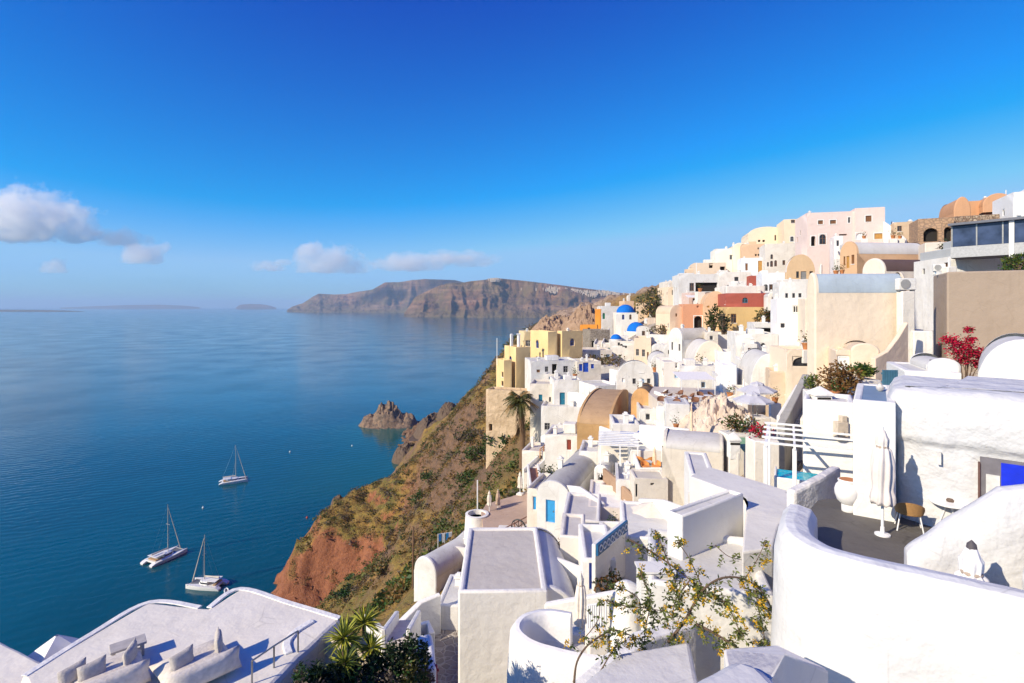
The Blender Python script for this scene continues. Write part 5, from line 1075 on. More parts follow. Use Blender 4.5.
# ---- cafe terrace
block('cafe terrace packed with brown chairs in the middle of the town','terrace','terrace',[Vector((x,y,0)) for x,y in ((16.3,58),(24.5,57),(26.5,70),(17,72))],CZ+(HY-402)/F*60,5,plaster((.62,.55,.48),.4),bevel=.03)
CB=plain('cafe_brown',(.20,.09,.05),.8); cf=None; cz=CZ+(HY-402)/F*60; rr=random.Random(5)
CAFE=[(668,394),(673,398),(679,391),(684,397),(690,394),(695,399),(701,393),(706,397),(661,398),(664,390),(676,401),(712,393)]
WHERE=['at the left end of the cafe terrace','near the left wall of the cafe terrace','in the back row of the cafe terrace','in the middle of the cafe terrace','beside the middle cafe table','at the front edge of the cafe terrace','near the right end of the cafe back row','right of the cafe tables','alone at the far left of the cafe','in the far left back corner of the cafe','in the front row of the cafe terrace','at the far right back of the cafe']
for (x,y),l in zip(CAFE,WHERE):
    p=Pz(x,y+8,cz); rz=rr.uniform(0,6.28)
    if cf is None: cf=armchair('brown cafe chair '+l,p,rz,CB,'brown cafe chairs'); cf.scale=(1.35,)*3
    else: dup(cf,p,rz,'brown cafe chair '+l,1.35)
tb=None
for (x,y,l) in [(671,403,'leftmost round cafe table'),(687,404,'round cafe table in the middle of the terrace'),(699,403,'round cafe table right of the middle one'),(708,402,'round cafe table next to the awning')]:
    p=Pz(x,y,cz)
    if tb is None: tb=round_table(l,p,.5,.75); tb['group']='round cafe tables'
    else: dup(tb,p,.5,l)
def awning(label,pix,Y,D,drop,mat,name='awning'):
    a=P(*pix[0],Y); c=P(*pix[1],Y); o=empty(name,a,math.atan2(c.y-a.y,c.x-a.x),label,'awning'); L=(c-a).length; b=MB()
    b.v=[(0,0,0),(L,0,0),(L,D,drop),(0,D,drop),(0,0,.05),(L,0,.05),(L,D,drop+.05),(0,D,drop+.05)]; b.f=[(0,3,2,1),(4,5,6,7),(0,1,5,4),(1,2,6,5),(2,3,7,6),(3,0,4,7)]; b.m=[0]*6; b.build('canvas',mat,o)
    for x in (.08,L*.5,L-.08): b=MB(); b.tube([(x,.08,0),(x,.08,-2.6)],.05,6); b.build('post',WHM,o)
    return o
awning('flat white awning over the back of the cafe terrace',[(681,380),(716,379)],63,3.5,.5,WCANV)
awning('white lit canvas sheet in front of the cream parasol',[(622,534),(660,540)],33,1.1,.25,CREAMC)
awning('flat green canvas over the street corner below the pale rock',[(744,452),(762,451)],40,2.2,.5,plain('green_canvas',(.20,.36,.22),.8))
awning('white canvas strip above the restaurant on the skyline slope',[(688,297.5),(706,297)],119,2,.5,WCANV)
# ---- blue scroll board
def board():
    a=Vector((4.49,28.5,92.45)); c=Vector((6.75,31.7,92.4)); o=empty('scroll_board',a,math.atan2(c.y-a.y,c.x-a.x),'slanting blue board with a row of white rings on the white house','sign board'); L=(c-a).length
    b=MB(); b.box((-.05,.065,-3.2),(L+.05,.3,-.04)); b.build('backing_wall',W(.3),o,bevel=.04)
    b=MB(); b.box((0,-.06,-.62),(L,.06,0)); b.build('panel',plain('board_blue',(.01,.10,.24),.5),o)
    for k in range(8):
        x=.3+(L-.6)*k/7; b=MB(); n=16
        b.tube([(x+.17*math.cos(2*math.pi*j/n),-.075,-.3+.17*math.sin(2*math.pi*j/n)) for j in range(n+1)],.035,5); b.build('ring',WHM,o)
    b=MB(); b.box((L*.35,-.09,-.585),(L*.8,-.065,-.52)); b.build('white_line',WHM,o)
board()
b=MB()
for i in range(9): b.box((-.5,-.3,i*.1),(.5,.3,i*.1+.07))
b.box((-.46,-.26,0),(.46,.26,.9)); b.box((-.55,-.35,.9),(.55,.35,.96)); tag(b.build('louvred_box',plaster((.78,.77,.75),.2,.2),loc=P(655,598,16.5),bevel=0),'white louvred box among the lemon branches','air conditioner')
# ---- small roof things
def dish(label,loc,r,az,el=25):
    o=empty('satellite_dish',loc,R(az),label,'satellite dish','satellite dishes'); b=MB(); n=20
    prof=[(r*t,.25*r*t*t) for t in (0.001,.3,.6,.85,1)]; b.lathe(prof,n); 
    q=Vector((0,-1,math.tan(R(el)))).to_track_quat('Z','Y').to_matrix(); b.v=[tuple(q@Vector(v)+Vector((0,-.12,.85))) for v in b.v]; b.build('reflector',plain('dish_grey',(.5,.48,.46),.6),o,smooth=True)
    b=MB(); b.tube([(0,0,0),(0,0,.85),(0,-.1,.88)],.03,6); b.build('mast',STEEL,o); b=MB(); b.tube([(0,-.15,.6),(0,-.75,.95)],.015,5); b.box((-.04,-.82,.9),(.04,-.72,1.0)); b.build('receiver',STEEL,o)
dish('round grey satellite dish on the flat off-white roof',P(586,533,42),.55,20); dish('small satellite dish on a stand above the blue-shaded steps',P(427.5,612,44),.38,-60)
dish('dark satellite dish in front of the tan round-fronted house',P(838,259,93),.55,40); dish('small dish on the roof behind the ochre lower house',P(738,287,107.5),.4,60)
def wheel(label,c,r):
    o=empty('cart_wheel',c,R(-25),label,'cart wheel'); b=MB(); n=24; b.tube([(r*math.cos(2*math.pi*j/n),0,r*math.sin(2*math.pi*j/n)) for j in range(n+1)],.07,6); b.build('rim',plain('wheel_black',(.03,.03,.03),.6),o)
    for k in range(8): a=math.pi*k/4; b=MB(); b.tube([(0,0,0),(r*math.cos(a),0,r*math.sin(a))],.035,5); b.build('spoke',plain('wheel_black',(.03,.03,.03),.6),o)
wheel('black iron wheel ornament on the white wall below the post railing',P(518.5,526.5,51)+Vector((0,-.2,0)),.72); wheel('smaller black iron wheel ornament left of the larger one',P(507,533,50.3)+Vector((0,-.2,0)),.5)
def ac(label,loc,rz=0,s=1):
    o=empty('air_conditioner',loc,rz,label,'air conditioner','air conditioner units'); o.scale=(s,)*3; b=MB(); b.box((-.45,-.18,.08),(.45,.18,.72)); b.build('case',plain('ac_white',(.72,.71,.69),.5),o,bevel=.03)
    b=MB(); n=20; b.lathe([(.001,0),(.24,0),(.26,.03)],n); b.v=[(x-.12,-.185-z,y+.4) for x,y,z in b.v]; b.build('fan_grille',plain('ac_grey',(.3,.3,.3),.6),o); b=MB(); b.box((-.4,-.15,0),(-.3,.15,.08)); b.box((.3,-.15,0),(.4,.15,.08)); b.build('foot',STEEL,o)
ac('white box of an air conditioner on the blue-grey barrel roof',P(905.5,289.5,43.3)+Vector((0,0,-.15)),R(-5),1.45); ac('air conditioner on the flat top of the half-round window house',P(816,350,55)+Vector((0,.6,0)),0,1.2); ac('air conditioner high on the wall left of the plain tan house',P(939,272,44),R(-25),.9)
b=MB(); b.tube([(0,0,0),(.1,0,9.5)],[.13,.09],8); tag(b.build('wooden_pole',plain('pole_wood',(.16,.09,.05),.85),smooth=True,loc=P(412.5,604,58)+Vector((0,0,-1.2))),'tall bare wooden pole on the slope left of the white barrel vault','pole')
b=MB(); b.tube([(0,0,-1),(0,0,2.6)],.07,8); tag(b.build('white_post',WHM,loc=P(477.5,504,59)),'thin cream post on the rounded bastion','post')
for (x,y0,y1,Y,l) in [(497,362,338,109,'thin white mast on the yellow tower wing'),(696.5,274,262.5,140,'white flagpole on the skyline row'),(518.6,349,334.5,110.5,'white chimney pipe on the yellow tower house'),(949,267,258,43.5,'short lamp post on the corner of the plain tan wall'),(744,395,379,58,'thin pole beside the great white round front'),(1006,196,190,95,'thin aerial on the right stone bay')]:
    b=MB(); h=(y0-y1)/F*Y; r=.32 if 'chimney' in l else .07; b.tube([(0,0,-.6),(0,0,h)],r,8)
    if 'chimney' in l: b.box((-.45,-.45,h),(.45,.45,h+.18))
    tag(b.build('chimney_pipe' if 'chimney' in l else 'mast',WHM,loc=P(x,y0,Y)),l,'chimney' if 'chimney' in l else 'pole')
b=MB(); b.lathe([(.16,-.4),(.16,.5),(.22,.5),(.22,.58),(.1,.62)],14); tag(b.build('chimney_pot',plain('pot_dark',(.06,.05,.05),.7),smooth=True,angle=40,loc=P(697,492,25.5)),'dark round vent on the grey corner below the walkway roof','chimney')
def capchimney(label,px0,px1,y0,y1,Y):
    w=(px1-px0)/F*Y; o=empty('chimney',P((px0+px1)/2,y1,Y),R(-4),label,'chimney'); h=(y1-y0)/F*Y; b=MB()
    b.box((-w*.34,-w*.34,-.6),(w*.34,w*.34,h*.55)); b.build('stack',W(.1),o,bevel=.05); b=MB(); b.lathe([(w*.56,h*.55),(w*.56,h*.66),(.02,h)],4); b.v=[(x*math.cos(.785)-y*math.sin(.785),x*math.sin(.785)+y*math.cos(.785),z) for x,y,z in b.v]; b.build('cap',W(.1),o,bevel=.03)
    b=MB(); b.box((-.35,-w*.34-.02,h*.35),(.35,-w*.34+.05,h*.47)); b.build('vent',DARK(),o)
capchimney('white chimney with a pyramid cap on the white block behind the pergola',808,832,386,405,29.6)
capchimney('small white box chimney with two dark holes at the street corner',726,741,432,450,40)
# ---- glass front of the house on the right
def glazing():
    a=P(952,247,51.8); c=P(1060,243,46); o=empty('glass_screen',a,math.atan2(c.y-a.y,c.x-a.x),'long dark blue glass screen under a flat dark roof edge','glass screen'); L=(c-a).length; h=2.0
    GL=plain('blue_glass',(.045,.065,.13),.08,var=.5,scale=.6); n=4
    for k in range(n): b=MB(); b.box((L*k/n+.05,0,0),(L*(k+1)/n-.05,.05,h)); b.build('pane',GL,o)
    for k in range(n+1): b=MB(); b.box((L*k/n-.05,-.03,0),(L*k/n+.05,.09,h)); b.build('mullion',STEEL,o)
    b=MB(); b.box((-.2,-.5,h),(L+.2,3,h+.22)); b.build('roof_edge',plain('roof_dark',(.10,.11,.15),.5),o); b=MB(); b.box((-.1,.15,-1.1),(L,3,h-.01)); b.build('room_wall',plain('room_dark',(.10,.09,.11),.8),o)
    b=MB(); b.box((L*.56,-.15,-1.3),(L*.56+.35,-.06,h)); b.build('post',WHM,o)
    b=MB(); b.box((-.1,-.05,-1.05),(L,.12,-.02)); b.build('parapet',plain('parapet_grey',(.42,.43,.45),.8),o)
glazing()
# ---- pale rock outcrop in the middle of the town
def outcrop(label,cpix,Y,rx,ry,h,seed,mat,name='rock_outcrop',sink=.5):
    c=P(*cpix,Y); b=MB(); n=80; m=60
    for j in range(m+1):
        for i in range(n+1):
            u=-1+2*i/n; v=-1+2*j/m; d=math.hypot(u,v); e=max(0,1-d**2.4)**.6; w=fbm(u*1.6+seed,v*1.6,2,5); r=1-abs(fbm(u*2.4+seed,v*3.5,7,4))
            f2=1-abs(fbm(u*5+seed,v*6,4,4)); b.v.append((u*rx+rx*.12*w,v*ry,h*e*(.7+.45*w+.35*(r-.6)+.28*(f2-.6))-sink*(1-e)*3))
    b.f=[(j*(n+1)+i,j*(n+1)+i+1,(j+1)*(n+1)+i+1,(j+1)*(n+1)+i) for j in range(m) for i in range(n)]; b.m=[0]*len(b.f)
    o=b.build(name,mat,smooth=True,merge=False,angle=25,loc=c); return tag(o,label,'rock')
TUFF=plaster((.70,.58,.48),.9,1.6)
outcrop('pale whitewashed rock slope below the big parasol',(722,432),50,3.6,4.2,2.9,2,TUFF); outcrop('pinkish rough rock bank under the tall blue-shadowed wall houses',(700,424),54,2.5,2.0,1.6,8,TUFF)
FARR=plaster((.40,.27,.185),1.0,2.4)
outcrop('jagged pale rock mass on the skyline beyond the yellow houses',(556,336),205,11,12,7.5,4,FARR); outcrop('jagged pale rock mass nearer the churches on the skyline',(588,327),190,9.5,10,7.2,12,FARR); outcrop('low pale rock mass at the seaward tip of the skyline',(543,337),190,4.5,6,4,15,FARR)
DRK=plaster((.15,.105,.075),1.0,2.5)
outcrop('dark jagged rocks at the foot of the headland behind the islet',(436,424),395,15,26,7.5,21,DRK,sink=2); outcrop('dark broken rock mass on the shore below the headland',(408,452),372,11,15,6.5,25,DRK,sink=2); outcrop('brown rock knob on the crest of the headland',(449,410),360,8,12,5,29,DRK,sink=2); outcrop('small dark rock on the rim of the red bluff',(338,501),232,3.2,3.2,2.6,33,DRK,sink=1); outcrop('dark rock standing on the bluff just behind its rim',(360,499),245,5,4,3.0,37,DRK,sink=1)
# pots
def pot_plant(label,loc,s,leafc,blossom=None,n=60,tall=1.0):
    o=empty('potted_plant',loc,0,label,'potted plant','potted plants'); b=MB(); b.lathe([(.13*s,0),(.2*s,.3*s),(.22*s,.32*s),(.22*s,.36*s),(.17*s,.36*s)],14); b.build('pot',plain('terracotta',(.50,.20,.07),.8),o,smooth=True,angle=40)
    b=MB(); r=random.Random(int(loc[0]*77)); 
    for _ in range(n): leaf(b,Vector((r.gauss(0,.16*s),r.gauss(0,.16*s),.4*s+abs(r.gauss(0,.25*s*tall)))),.11*s,r,r.choice([0,0,1]))
    b.build('foliage',[leafc,blossom or leafc],o,merge=False)

def stairs(label,a,b_,width,n,mat=None,side=.25,rail=True,grp=None):
    """flight of solid steps from the low point a to the high point b_, with a low parapet on both sides"""
    d=b_-a; run=Vector((d.x,d.y,0)); L=run.length; o=empty('staircase',a,math.atan2(d.y,d.x),label,'staircase',grp); b=MB(); 
    for i in range(n): b.box((L*i/n,-width/2,-2.5),(L*(i+1)/n+.002*(i<n-1),width/2,d.z*(i+1)/n))
    b.build('steps',mat or plaster((.66,.60,.54),.4),o,merge=False)
    for s in (-1,1):
        q=MB(); y0,y1=sorted((s*width/2,s*(width/2+side))); q.v=[(0,y0,-3),(L,y0,d.z-3),(L,y1,d.z-3),(0,y1,-3),(0,y0,.55),(L,y0,d.z+.55),(L,y1,d.z+.55),(0,y1,.55)]; q.f=[(0,3,2,1),(4,5,6,7),(0,1,5,4),(1,2,6,5),(2,3,7,6),(3,0,4,7)]; q.m=[0]*6; q.build('parapet',W(.25),o,bevel=.06)
SR=plaster((.40,.20,.13),.5)
stairs('narrow red-brown steps between white parapets left of the long grey vault',P(537,492,58),P(533,468,68),1.0,12,SR)
stairs('white steps climbing beside the red door house below the palm',P(528,474,70),P(548,455,76),1.1,10)
stairs('white steps in front of the cafe terrace, right of the white cube house',P(700,440,50),P(716,424,56),1.2,12)
stairs('white steps running up beside the peach arched house',P(697,352,95),P(690,334,108),1.3,14)
stairs('pale steps beside the white house with the arched window trio',P(816,268,108),P(826,252,112),1.5,14)
stairs('white steps descending in shade beside the hedge',P(396,640,27),P(408,620,31),1.0,8)
stairs('pale steps under the grey stair wall',P(790,425,39),P(808,392,44),1.3,16)
stairs('white steps below the blue gate in front of the chimney cone',P(600,632,24),P(612,606,28),1.1,9)
stairs('white steps beside the white bell-topped church of the blue dome',P(598,345,130),P(606,330,150),1.6,14)
for (pix,Ys,h,l) in [([(541,440),(560,436),(575,440)],[82,80,78],1.0,'low white garden wall under the palm shadow house'),
  ([(600,430),(620,440),(640,448)],[62,59,56],.8,'white parapet wall above the slatted canopy'),([(640,430),(664,436),(690,437)],[52,50,48],.9,'white parapet wall before the white cube house'),
  ([(560,490),(580,497),(604,512)],[50,47,44],.9,'white slanting parapet right of the long grey vault'),([(700,415),(735,400),(750,398)],[58,60,60],.7,'white parapet wall behind the pale rock slope'),
  ([(610,372),(634,380),(650,395)],[95,88,80],1.0,'white terrace parapet below the beige flat house'),([(655,395),(672,405),(700,408)],[66,61,60],.9,'white front parapet of the cafe terrace'),
  ([(725,375),(745,372),(757,380)],[76,72,66],.9,'white parapet left of the great white round front'),([(560,395),(580,398),(600,410)],[92,88,84],.9,'white parapet beside the porch with two teal doors'),
  ([(690,335),(704,338),(730,338)],[106,104,101],1.0,'pale parapet at the foot of the ochre lower house'),([(780,352),(790,350),(800,348)],[66,62,60],.8,'white parapet next to the tall white wall'),
  ([(640,505),(664,512),(690,520)],[38,35,32],.8,'white low wall beside the cream parasol'),([(545,560),(560,570),(585,578)],[34,33,32],.7,'white low wall behind the half-vaulted wing')]:
    wallrun(l,pix,0,.35,[h*.6,h,h*.8],Ys=Ys,below=5,mat=W(.35),bevel=.1)

wallrun('brown-capped sloping wall left of the small patio',[(604,468),(618,480),(634,497)],0,.3,[0,0,0],Ys=[48.5,46.5,44],mat=plaster((.42,.28,.19),.6),below=1.2)

o=empty('red_gate',P(428,684,16.4),R(-40),'narrow red slatted gate leaf leaning by the white wall end','gate'); RD=plain('gate_red',(.34,.03,.05),.6)
for i in range(4): b=MB(); b.box((i*.11,-.02,-.1),(i*.11+.07,.02,.75)); b.build('board',RD,o)
b=MB(); b.box((-.03,.02,.1),(.44,.05,.17)); b.box((-.03,.02,.55),(.44,.05,.62)); b.build('brace',RD,o)
# ------------------------------------------------------------------ plants
def leafmat(name,a,b,rough=.55):
    key=('leaf',name)
    if key in MATS: return MATS[key]
    t=NT('leaf_'+name); n=t.noise(1.3,3); c=t.mix(t.ramp(n,[(.35,0),(.65,1)]),a,b); t.b.inputs['Specular IOR Level'].default_value=.3
    tr=t.node('ShaderNodeBsdfTranslucent'); t.link(c,tr.inputs['Color']); mx=t.node('ShaderNodeMixShader'); mx.inputs[0].default_value=.25
    out=[x for x in t.n if x.type=='OUTPUT_MATERIAL'][0]; t.link(t.b.outputs[0],mx.inputs[1]); t.link(tr.outputs[0],mx.inputs[2]); t.link(mx.outputs[0],out.inputs['Surface'])
    MATS[key]=t.done(c,None,rough); return MATS[key]
def leaf(b,p,s,r,m=0,up=.3,long=1.0):
    d=Vector((r.gauss(0,1),r.gauss(0,1),r.gauss(0,.6)+up)).normalized(); q=d.cross(Vector((r.gauss(0,1),r.gauss(0,1),r.gauss(0,1)))).normalized(); L=s*long
    b.quad([p,p+d*L*.5+q*s*.32,p+d*L,p+d*L*.5-q*s*.32],m)
OLIVE=leafmat('olive',(.11,.12,.03),(.06,.075,.02)); DRY=leafmat('dry',(.30,.19,.06),(.20,.12,.04)); GREEN=leafmat('green',(.045,.11,.02),(.025,.065,.014)); DKG=leafmat('dark',(.025,.05,.014),(.014,.03,.010)); GREYB=leafmat('greybrown',(.16,.12,.085),(.09,.07,.05)); LIME=leafmat('lime',(.19,.21,.035),(.10,.14,.025)); RUST=leafmat('rust',(.22,.10,.025),(.12,.06,.02)); MAG=leafmat('magenta',(.62,.01,.06),(.42,.008,.04)); YF=leafmat('yellow',(.80,.52,.02),(.65,.36,.015)); VINE=leafmat('vine',(.12,.155,.035),(.05,.08,.02)); BARK=plain('bark',(.13,.085,.055),.9,bump=.8,scale=8)
from mathutils.bvhtree import BVHTree
TM=terrain_o.data; BV=BVHTree.FromPolygons([v.co for v in TM.vertices],[tuple(p.vertices) for p in TM.polygons])
def drop(x,y):
    h=BV.ray_cast(Vector((x,y,300)),Vector((0,0,-1))); return h[0],h[1]
def clump(b,p,s,r,m,n=26,flat=.7,ls=.3):
    for _ in range(n):
        d=Vector((r.gauss(0,1),r.gauss(0,1),abs(r.gauss(0,1)))).normalized(); d.z*=flat; leaf(b,p+d*s*r.uniform(.55,1.0),s*ls*r.uniform(.7,1.3),r,m,up=.2,long=1.3)
def hillside():
    b=MB(); r=random.Random(11); cnt=0
    while cnt<9000:
        y=60+r.random()**1.3*230; x=r.uniform(-80,24); 
        px=CX+F*x/y
        if not(265<px<545) or x>(y-20)*.045+1.2+(8 if y>190 else 0): continue
        h,nm=drop(x,y)
        if h is None or h.z<4 or nm.z<.42: continue
        py=HY-(h.z-CZ)*F/y
        if py>690: continue
        v=fbm(x/26,y/26,5,3); w=fbm(x/60,y/60,9,2)
        if v<-.3 and r.random()<.7: continue
        s=r.uniform(.4,1.0) if r.random()<.75 else r.uniform(1.0,2.0)
        if y>190: s*=1.15
        k=r.random()
        if w>.12: m=(0 if k<.45 else 2 if k<.62 else 5 if k<.8 else 1)
        elif w>-.12: m=(0 if k<.4 else 1 if k<.7 else 4)
        else: m=(1 if k<.5 else 4 if k<.75 else 0)
        clump(b,h+Vector((0,0,-.1*s)),s,r,m,n=20 if s<.8 else 38); cnt+=1
    o=b.build('hillside_shrubs',[OLIVE,DRY,GREEN,DKG,GREYB,LIME],merge=False); tag(o,'low dry shrubs and grass tufts covering the cliff slope','shrubs',kind='stuff')
hillside()
def bush(label,loc,rx,ry,rz,mats,n=700,ls=.22,seed=1,name='bush',cat='bush',stem=True,group=None):
    r=random.Random(seed); o=empty(name,loc,0,label,cat,group); b=MB(); lobes=[(Vector((r.gauss(0,.45)*rx,r.gauss(0,.45)*ry,r.uniform(.25,.8)*rz)),r.uniform(.35,.6)) for _ in range(9)]
    for _ in range(n):
        c,k=r.choice(lobes); d=Vector((r.gauss(0,1),r.gauss(0,1),r.gauss(0,1))).normalized()*k*r.uniform(.6,1.0); p=c+Vector((d.x*rx,d.y*ry,d.z*rz))
        if p.z<0: p.z=abs(p.z)*.3
        leaf(b,p,ls*r.uniform(.7,1.3),r,r.randrange(len(mats)),long=1.5)
    b.build('foliage',mats,o,merge=False)
    if stem:
        b=MB()
        for c,k in lobes: b.tube([(0,0,-.3),c*.5+Vector((0,0,.0)),c],[.06*rz,.04*rz,.015*rz],5)
        b.build('stem',BARK,o)
    return o
def onhill(px,py,Y):
    p=P(px,py,Y); h,_=drop(p.x,p.y); return h if h is not None else p
for i,(px,py,Y,rx,rz,mt,l) in enumerate([(490,478,112,4.2,3.2,[GREEN,GREEN,OLIVE],'big bright green bush on the slope below the palm'),(472,490,118,3.4,2.4,[GREEN,OLIVE],'green bush on the slope, lower left of the big bright one'),(505,467,104,2.6,2.2,[GREEN,DKG],'dark green bush at the foot of the brown wooden railing'),
  (436,478,165,4.5,3.0,[OLIVE,GREEN],'olive green thicket in the gully halfway down the slope'),(424,492,160,3.2,2.4,[GREEN,OLIVE],'small green bush below the thicket in the gully'),(455,452,160,5.0,3.0,[OLIVE,GREYB],'grey olive bush high on the slope by the peeling wall'),(470,445,140,4.0,2.6,[GREYB,OLIVE],'round grey bush just left of the peeling house base'),(480,458,128,3.6,2.6,[OLIVE,GREYB],'round olive bush beneath the peeling house base'),
  (398,600,95,3.6,3.0,[OLIVE,GREEN,LIME],'lush green bush behind the blue-shaded steps'),(375,592,108,3.2,2.6,[OLIVE,LIME],'yellowish green bush left of the lush green one'),(345,578,140,2.6,2.2,[DKG,GREEN],'dark bush on the slope above the sofa terrace'),(385,560,125,3.0,2.0,[OLIVE,DRY],'dry olive bush on the mid slope left of the wooden pole')]):
    bush(l,onhill(px,py,Y)+Vector((0,0,-.4)),rx,rx*.9,rz,mt,n=650,ls=.5,seed=40+i,group='bushes on the cliff slope')
bush('dark brown and green shrub mass on the slope left of the cream arch house',P(655,318,148),4.5,4,7,[DKG,GREYB,OLIVE],n=900,ls=.6,seed=3)
bush('rust brown shrub spilling over a planter beside the cap chimney',P(841,398,33),1.1,1.0,1.75,[RUST,RUST,DRY],n=1500,ls=.16,seed=5)
bush('fresh green shrub above the rust brown one',P(858,377,34.5),.95,.8,.75,[LIME,GREEN],n=700,ls=.17,seed=6)
bush('small green shrub against the grey stair wall',P(812,389,37),.5,.5,.9,[GREEN,LIME],n=300,ls=.15,seed=8)
bush('dark green shrub over the roof at the side of the ochre lower house',P(772,326,96),3.0,2.5,3.2,[DKG,OLIVE,RUST],n=600,ls=.45,seed=9)
bush('dark palm-like shrub on the roof edge of the white vaulted house',P(713,331,104),1.0,1.0,4.2,[DKG,OLIVE],n=300,ls=.5,seed=10)
bush('thin dark shrub by the ochre lower house wall',P(723,334,100),.9,.9,4.0,[DKG,GREYB],n=260,ls=.45,seed=12)
bush('green and brown plants at the foot of the pale rock slope',P(739,431,44),1.3,.8,1.1,[OLIVE,RUST,GREEN],n=500,ls=.2,seed=13)
bush('green creeper hanging over the white wall under the glass screen',P(1018,270,47.5),1.5,.5,1.2,[GREEN,LIME],n=500,ls=.2,seed=14)
bush('dark bush beside the stone arcade',P(947,254,72),1.0,.8,1.6,[GREYB,DKG],n=300,ls=.3,seed=15)
bush('small red flowering shrub at the street corner by the pergola',P(762,437,36),1.0,.6,.7,[MAG,OLIVE,MAG],n=260,ls=.16,seed=16)
bush('low green planting along the steps by the long grey vault',P(560,476,58),1.2,1.0,.9,[OLIVE,DKG],n=300,ls=.22,seed=17)
bush('dark shrub in the shade by the blue gate',P(612,596,28.5),.9,.6,1.0,[DKG,RUST],n=320,ls=.16,seed=18)
bush('scrubby brown garden beneath the patio with blue doors',P(604,364,112),4.5,3,1.6,[DRY,OLIVE,GREYB],n=500,ls=.4,seed=19)
bush('row of dry plants on the wall right of the small blue dome',P(662,334,118),3.5,1.5,1.6,[GREYB,DRY,OLIVE],n=350,ls=.4,seed=20)
# potted plants
for (px,py,Y,s,l) in [(806,349.5,55,1.9,'terracotta pot with a small palm beside the air conditioner'),(701,371,80,2.6,'pot with a round bush in front of the wide cream front'),(864,239,98,1.6,'potted plant left of the brown mansion door'),(893,239,97,1.8,'potted plant at the foot of the white mansion stairs'),(900,239,97,1.6,'second potted plant by the white mansion stairs, nearer the ridge'),(836,275,78,1.8,'potted plant at the corner of the orange chapel-like house'),(842,274,78,1.6,'potted plant under the door of the orange chapel-like house'),(835,399,32,1.3,'dark pot at the foot of the rust brown shrub'),(622,441,60,1.6,'potted shrub on the white terrace wall by the sun lounger'),(575,378,97,2.0,'potted plant outside the tiny white cube house'),(588,408,88,2.0,'potted plant beside the porch with two teal doors'),(676,429,50,1.3,'potted plant on the white wall before the white cube house'),(730,398,60,1.7,'potted plant on the wall behind the pale rock slope'),(545,492,53,1.4,'potted plant on the roof edge of the long grey vault'),(613,528,41,1.2,'potted plant on the low white house beyond the satellite dish'),(655,372,84,1.9,'potted plant before the small rounded-window house'),(775,403,53,1.5,'potted plant by the beige low house'),(560,552,36,1.0,'potted plant on the roof of the cream corner house'),(640,392,77,1.8,'potted plant at the end of the terrace parapet below the beige house'),(700,292,118,2.2,'potted plant on the restaurant roof edge')]:
    pot_plant(l,P(px,py,Y),s,GREEN if s>1 else OLIVE,RUST,n=70)
# bougainvillea
def bougain():
    r=random.Random(2); o=empty('bougainvillea',P(965,385,24),0,'crimson bougainvillea against the plain tan wall','shrub'); b=MB(); st=MB(); s=24/F
    for (x,y,k) in [(951,341,1.0),(957,351,1.2),(964,346,1.1),(970,355,1.2),(978,353,.9),(983,360,.8),(971,340,.6),(969,330,.5),(962,361,.7),(976,364,.7),(947,340,.5)]:
        c=(P(x,y,24)-P(965,385,24)); st.tube([(0,0,-.6),c*.5+Vector((r.gauss(0,.05),0,0)),c],[.03,.02,.008],5)
        for _ in range(int(300*k)): leaf(b,c+Vector((r.gauss(0,.17*k),r.gauss(0,.17*k),r.gauss(0,.13*k))),.10,r,0 if r.random()<.85 else 1)
    b.build('blossom',[MAG,OLIVE],o,merge=False); st.build('stem',BARK,o)
bougain()
# palm beside the yellow tower
def palm():
    base=P(522,456,90); top=P(520,399,90)-base; r=random.Random(3); o=empty('palm_tree',base,0,'tall palm with a shaggy trunk below the yellow tower','palm tree')
    b=MB(); b.tube([(0,0,-2),(.1,0,top.z*.4),(-.2,0,top.z*.75),(top.x,0,top.z)],[.55,.42,.45,.5],10); b.build('trunk',plain('palm_bark',(.17,.10,.055),.95,bump=1,scale=3),o,smooth=True)
    def frond(b,d,L,droop,w,m):
        n=9; p=Vector((top.x,0,top.z)); pts=[]
        for i in range(n+1):
            t=i/n; pts.append(p+Vector((d.x*L*t,d.y*L*t,d.z*L*t-droop*L*t*t)))
        for i in range(n):
            a,c=pts[i],pts[i+1]; ax=(c-a).normalized(); sd=ax.cross(Vector((0,0,1))).normalized()
            for s in (-1,1):
                for q in (0,.33,.66):
                    o0=a.lerp(c,q); ln=w*(1-.55*abs(2*(i+q)/n-1)); tip=o0+sd*s*ln*.8+ax*ln*.6-Vector((0,0,ln*(.35+r.random()*.3))); wd=.07; b.quad([o0-ax*wd,o0+ax*wd,tip],m)
    b=MB()
    for k in range(64):
        a=r.uniform(0,6.28); e=r.uniform(-.35,1.1); frond(b,Vector((math.cos(a)*math.cos(e),math.sin(a)*math.cos(e),math.sin(e))),r.uniform(2.6,3.7),r.uniform(.3,.75),.85,0 if r.random()<.7 else 1)
    b.build('crown',[leafmat('palm',(.10,.10,.03),(.06,.07,.02)),DRY],o,merge=False)
    b=MB()
    for k in range(150):
        a=r.uniform(0,6.28); z=top.z-r.uniform(.3,5.6); q=Vector((top.x*.7+.5*math.cos(a),.5*math.sin(a),z)); b.quad([q,q+Vector((.1,.1,0)),q+Vector((.5*math.cos(a),.5*math.sin(a),-r.uniform(1.0,2.0)))])
    b.build('dead_fronds',[leafmat('dead',(.20,.12,.06),(.12,.07,.035))],o,merge=False)
palm()
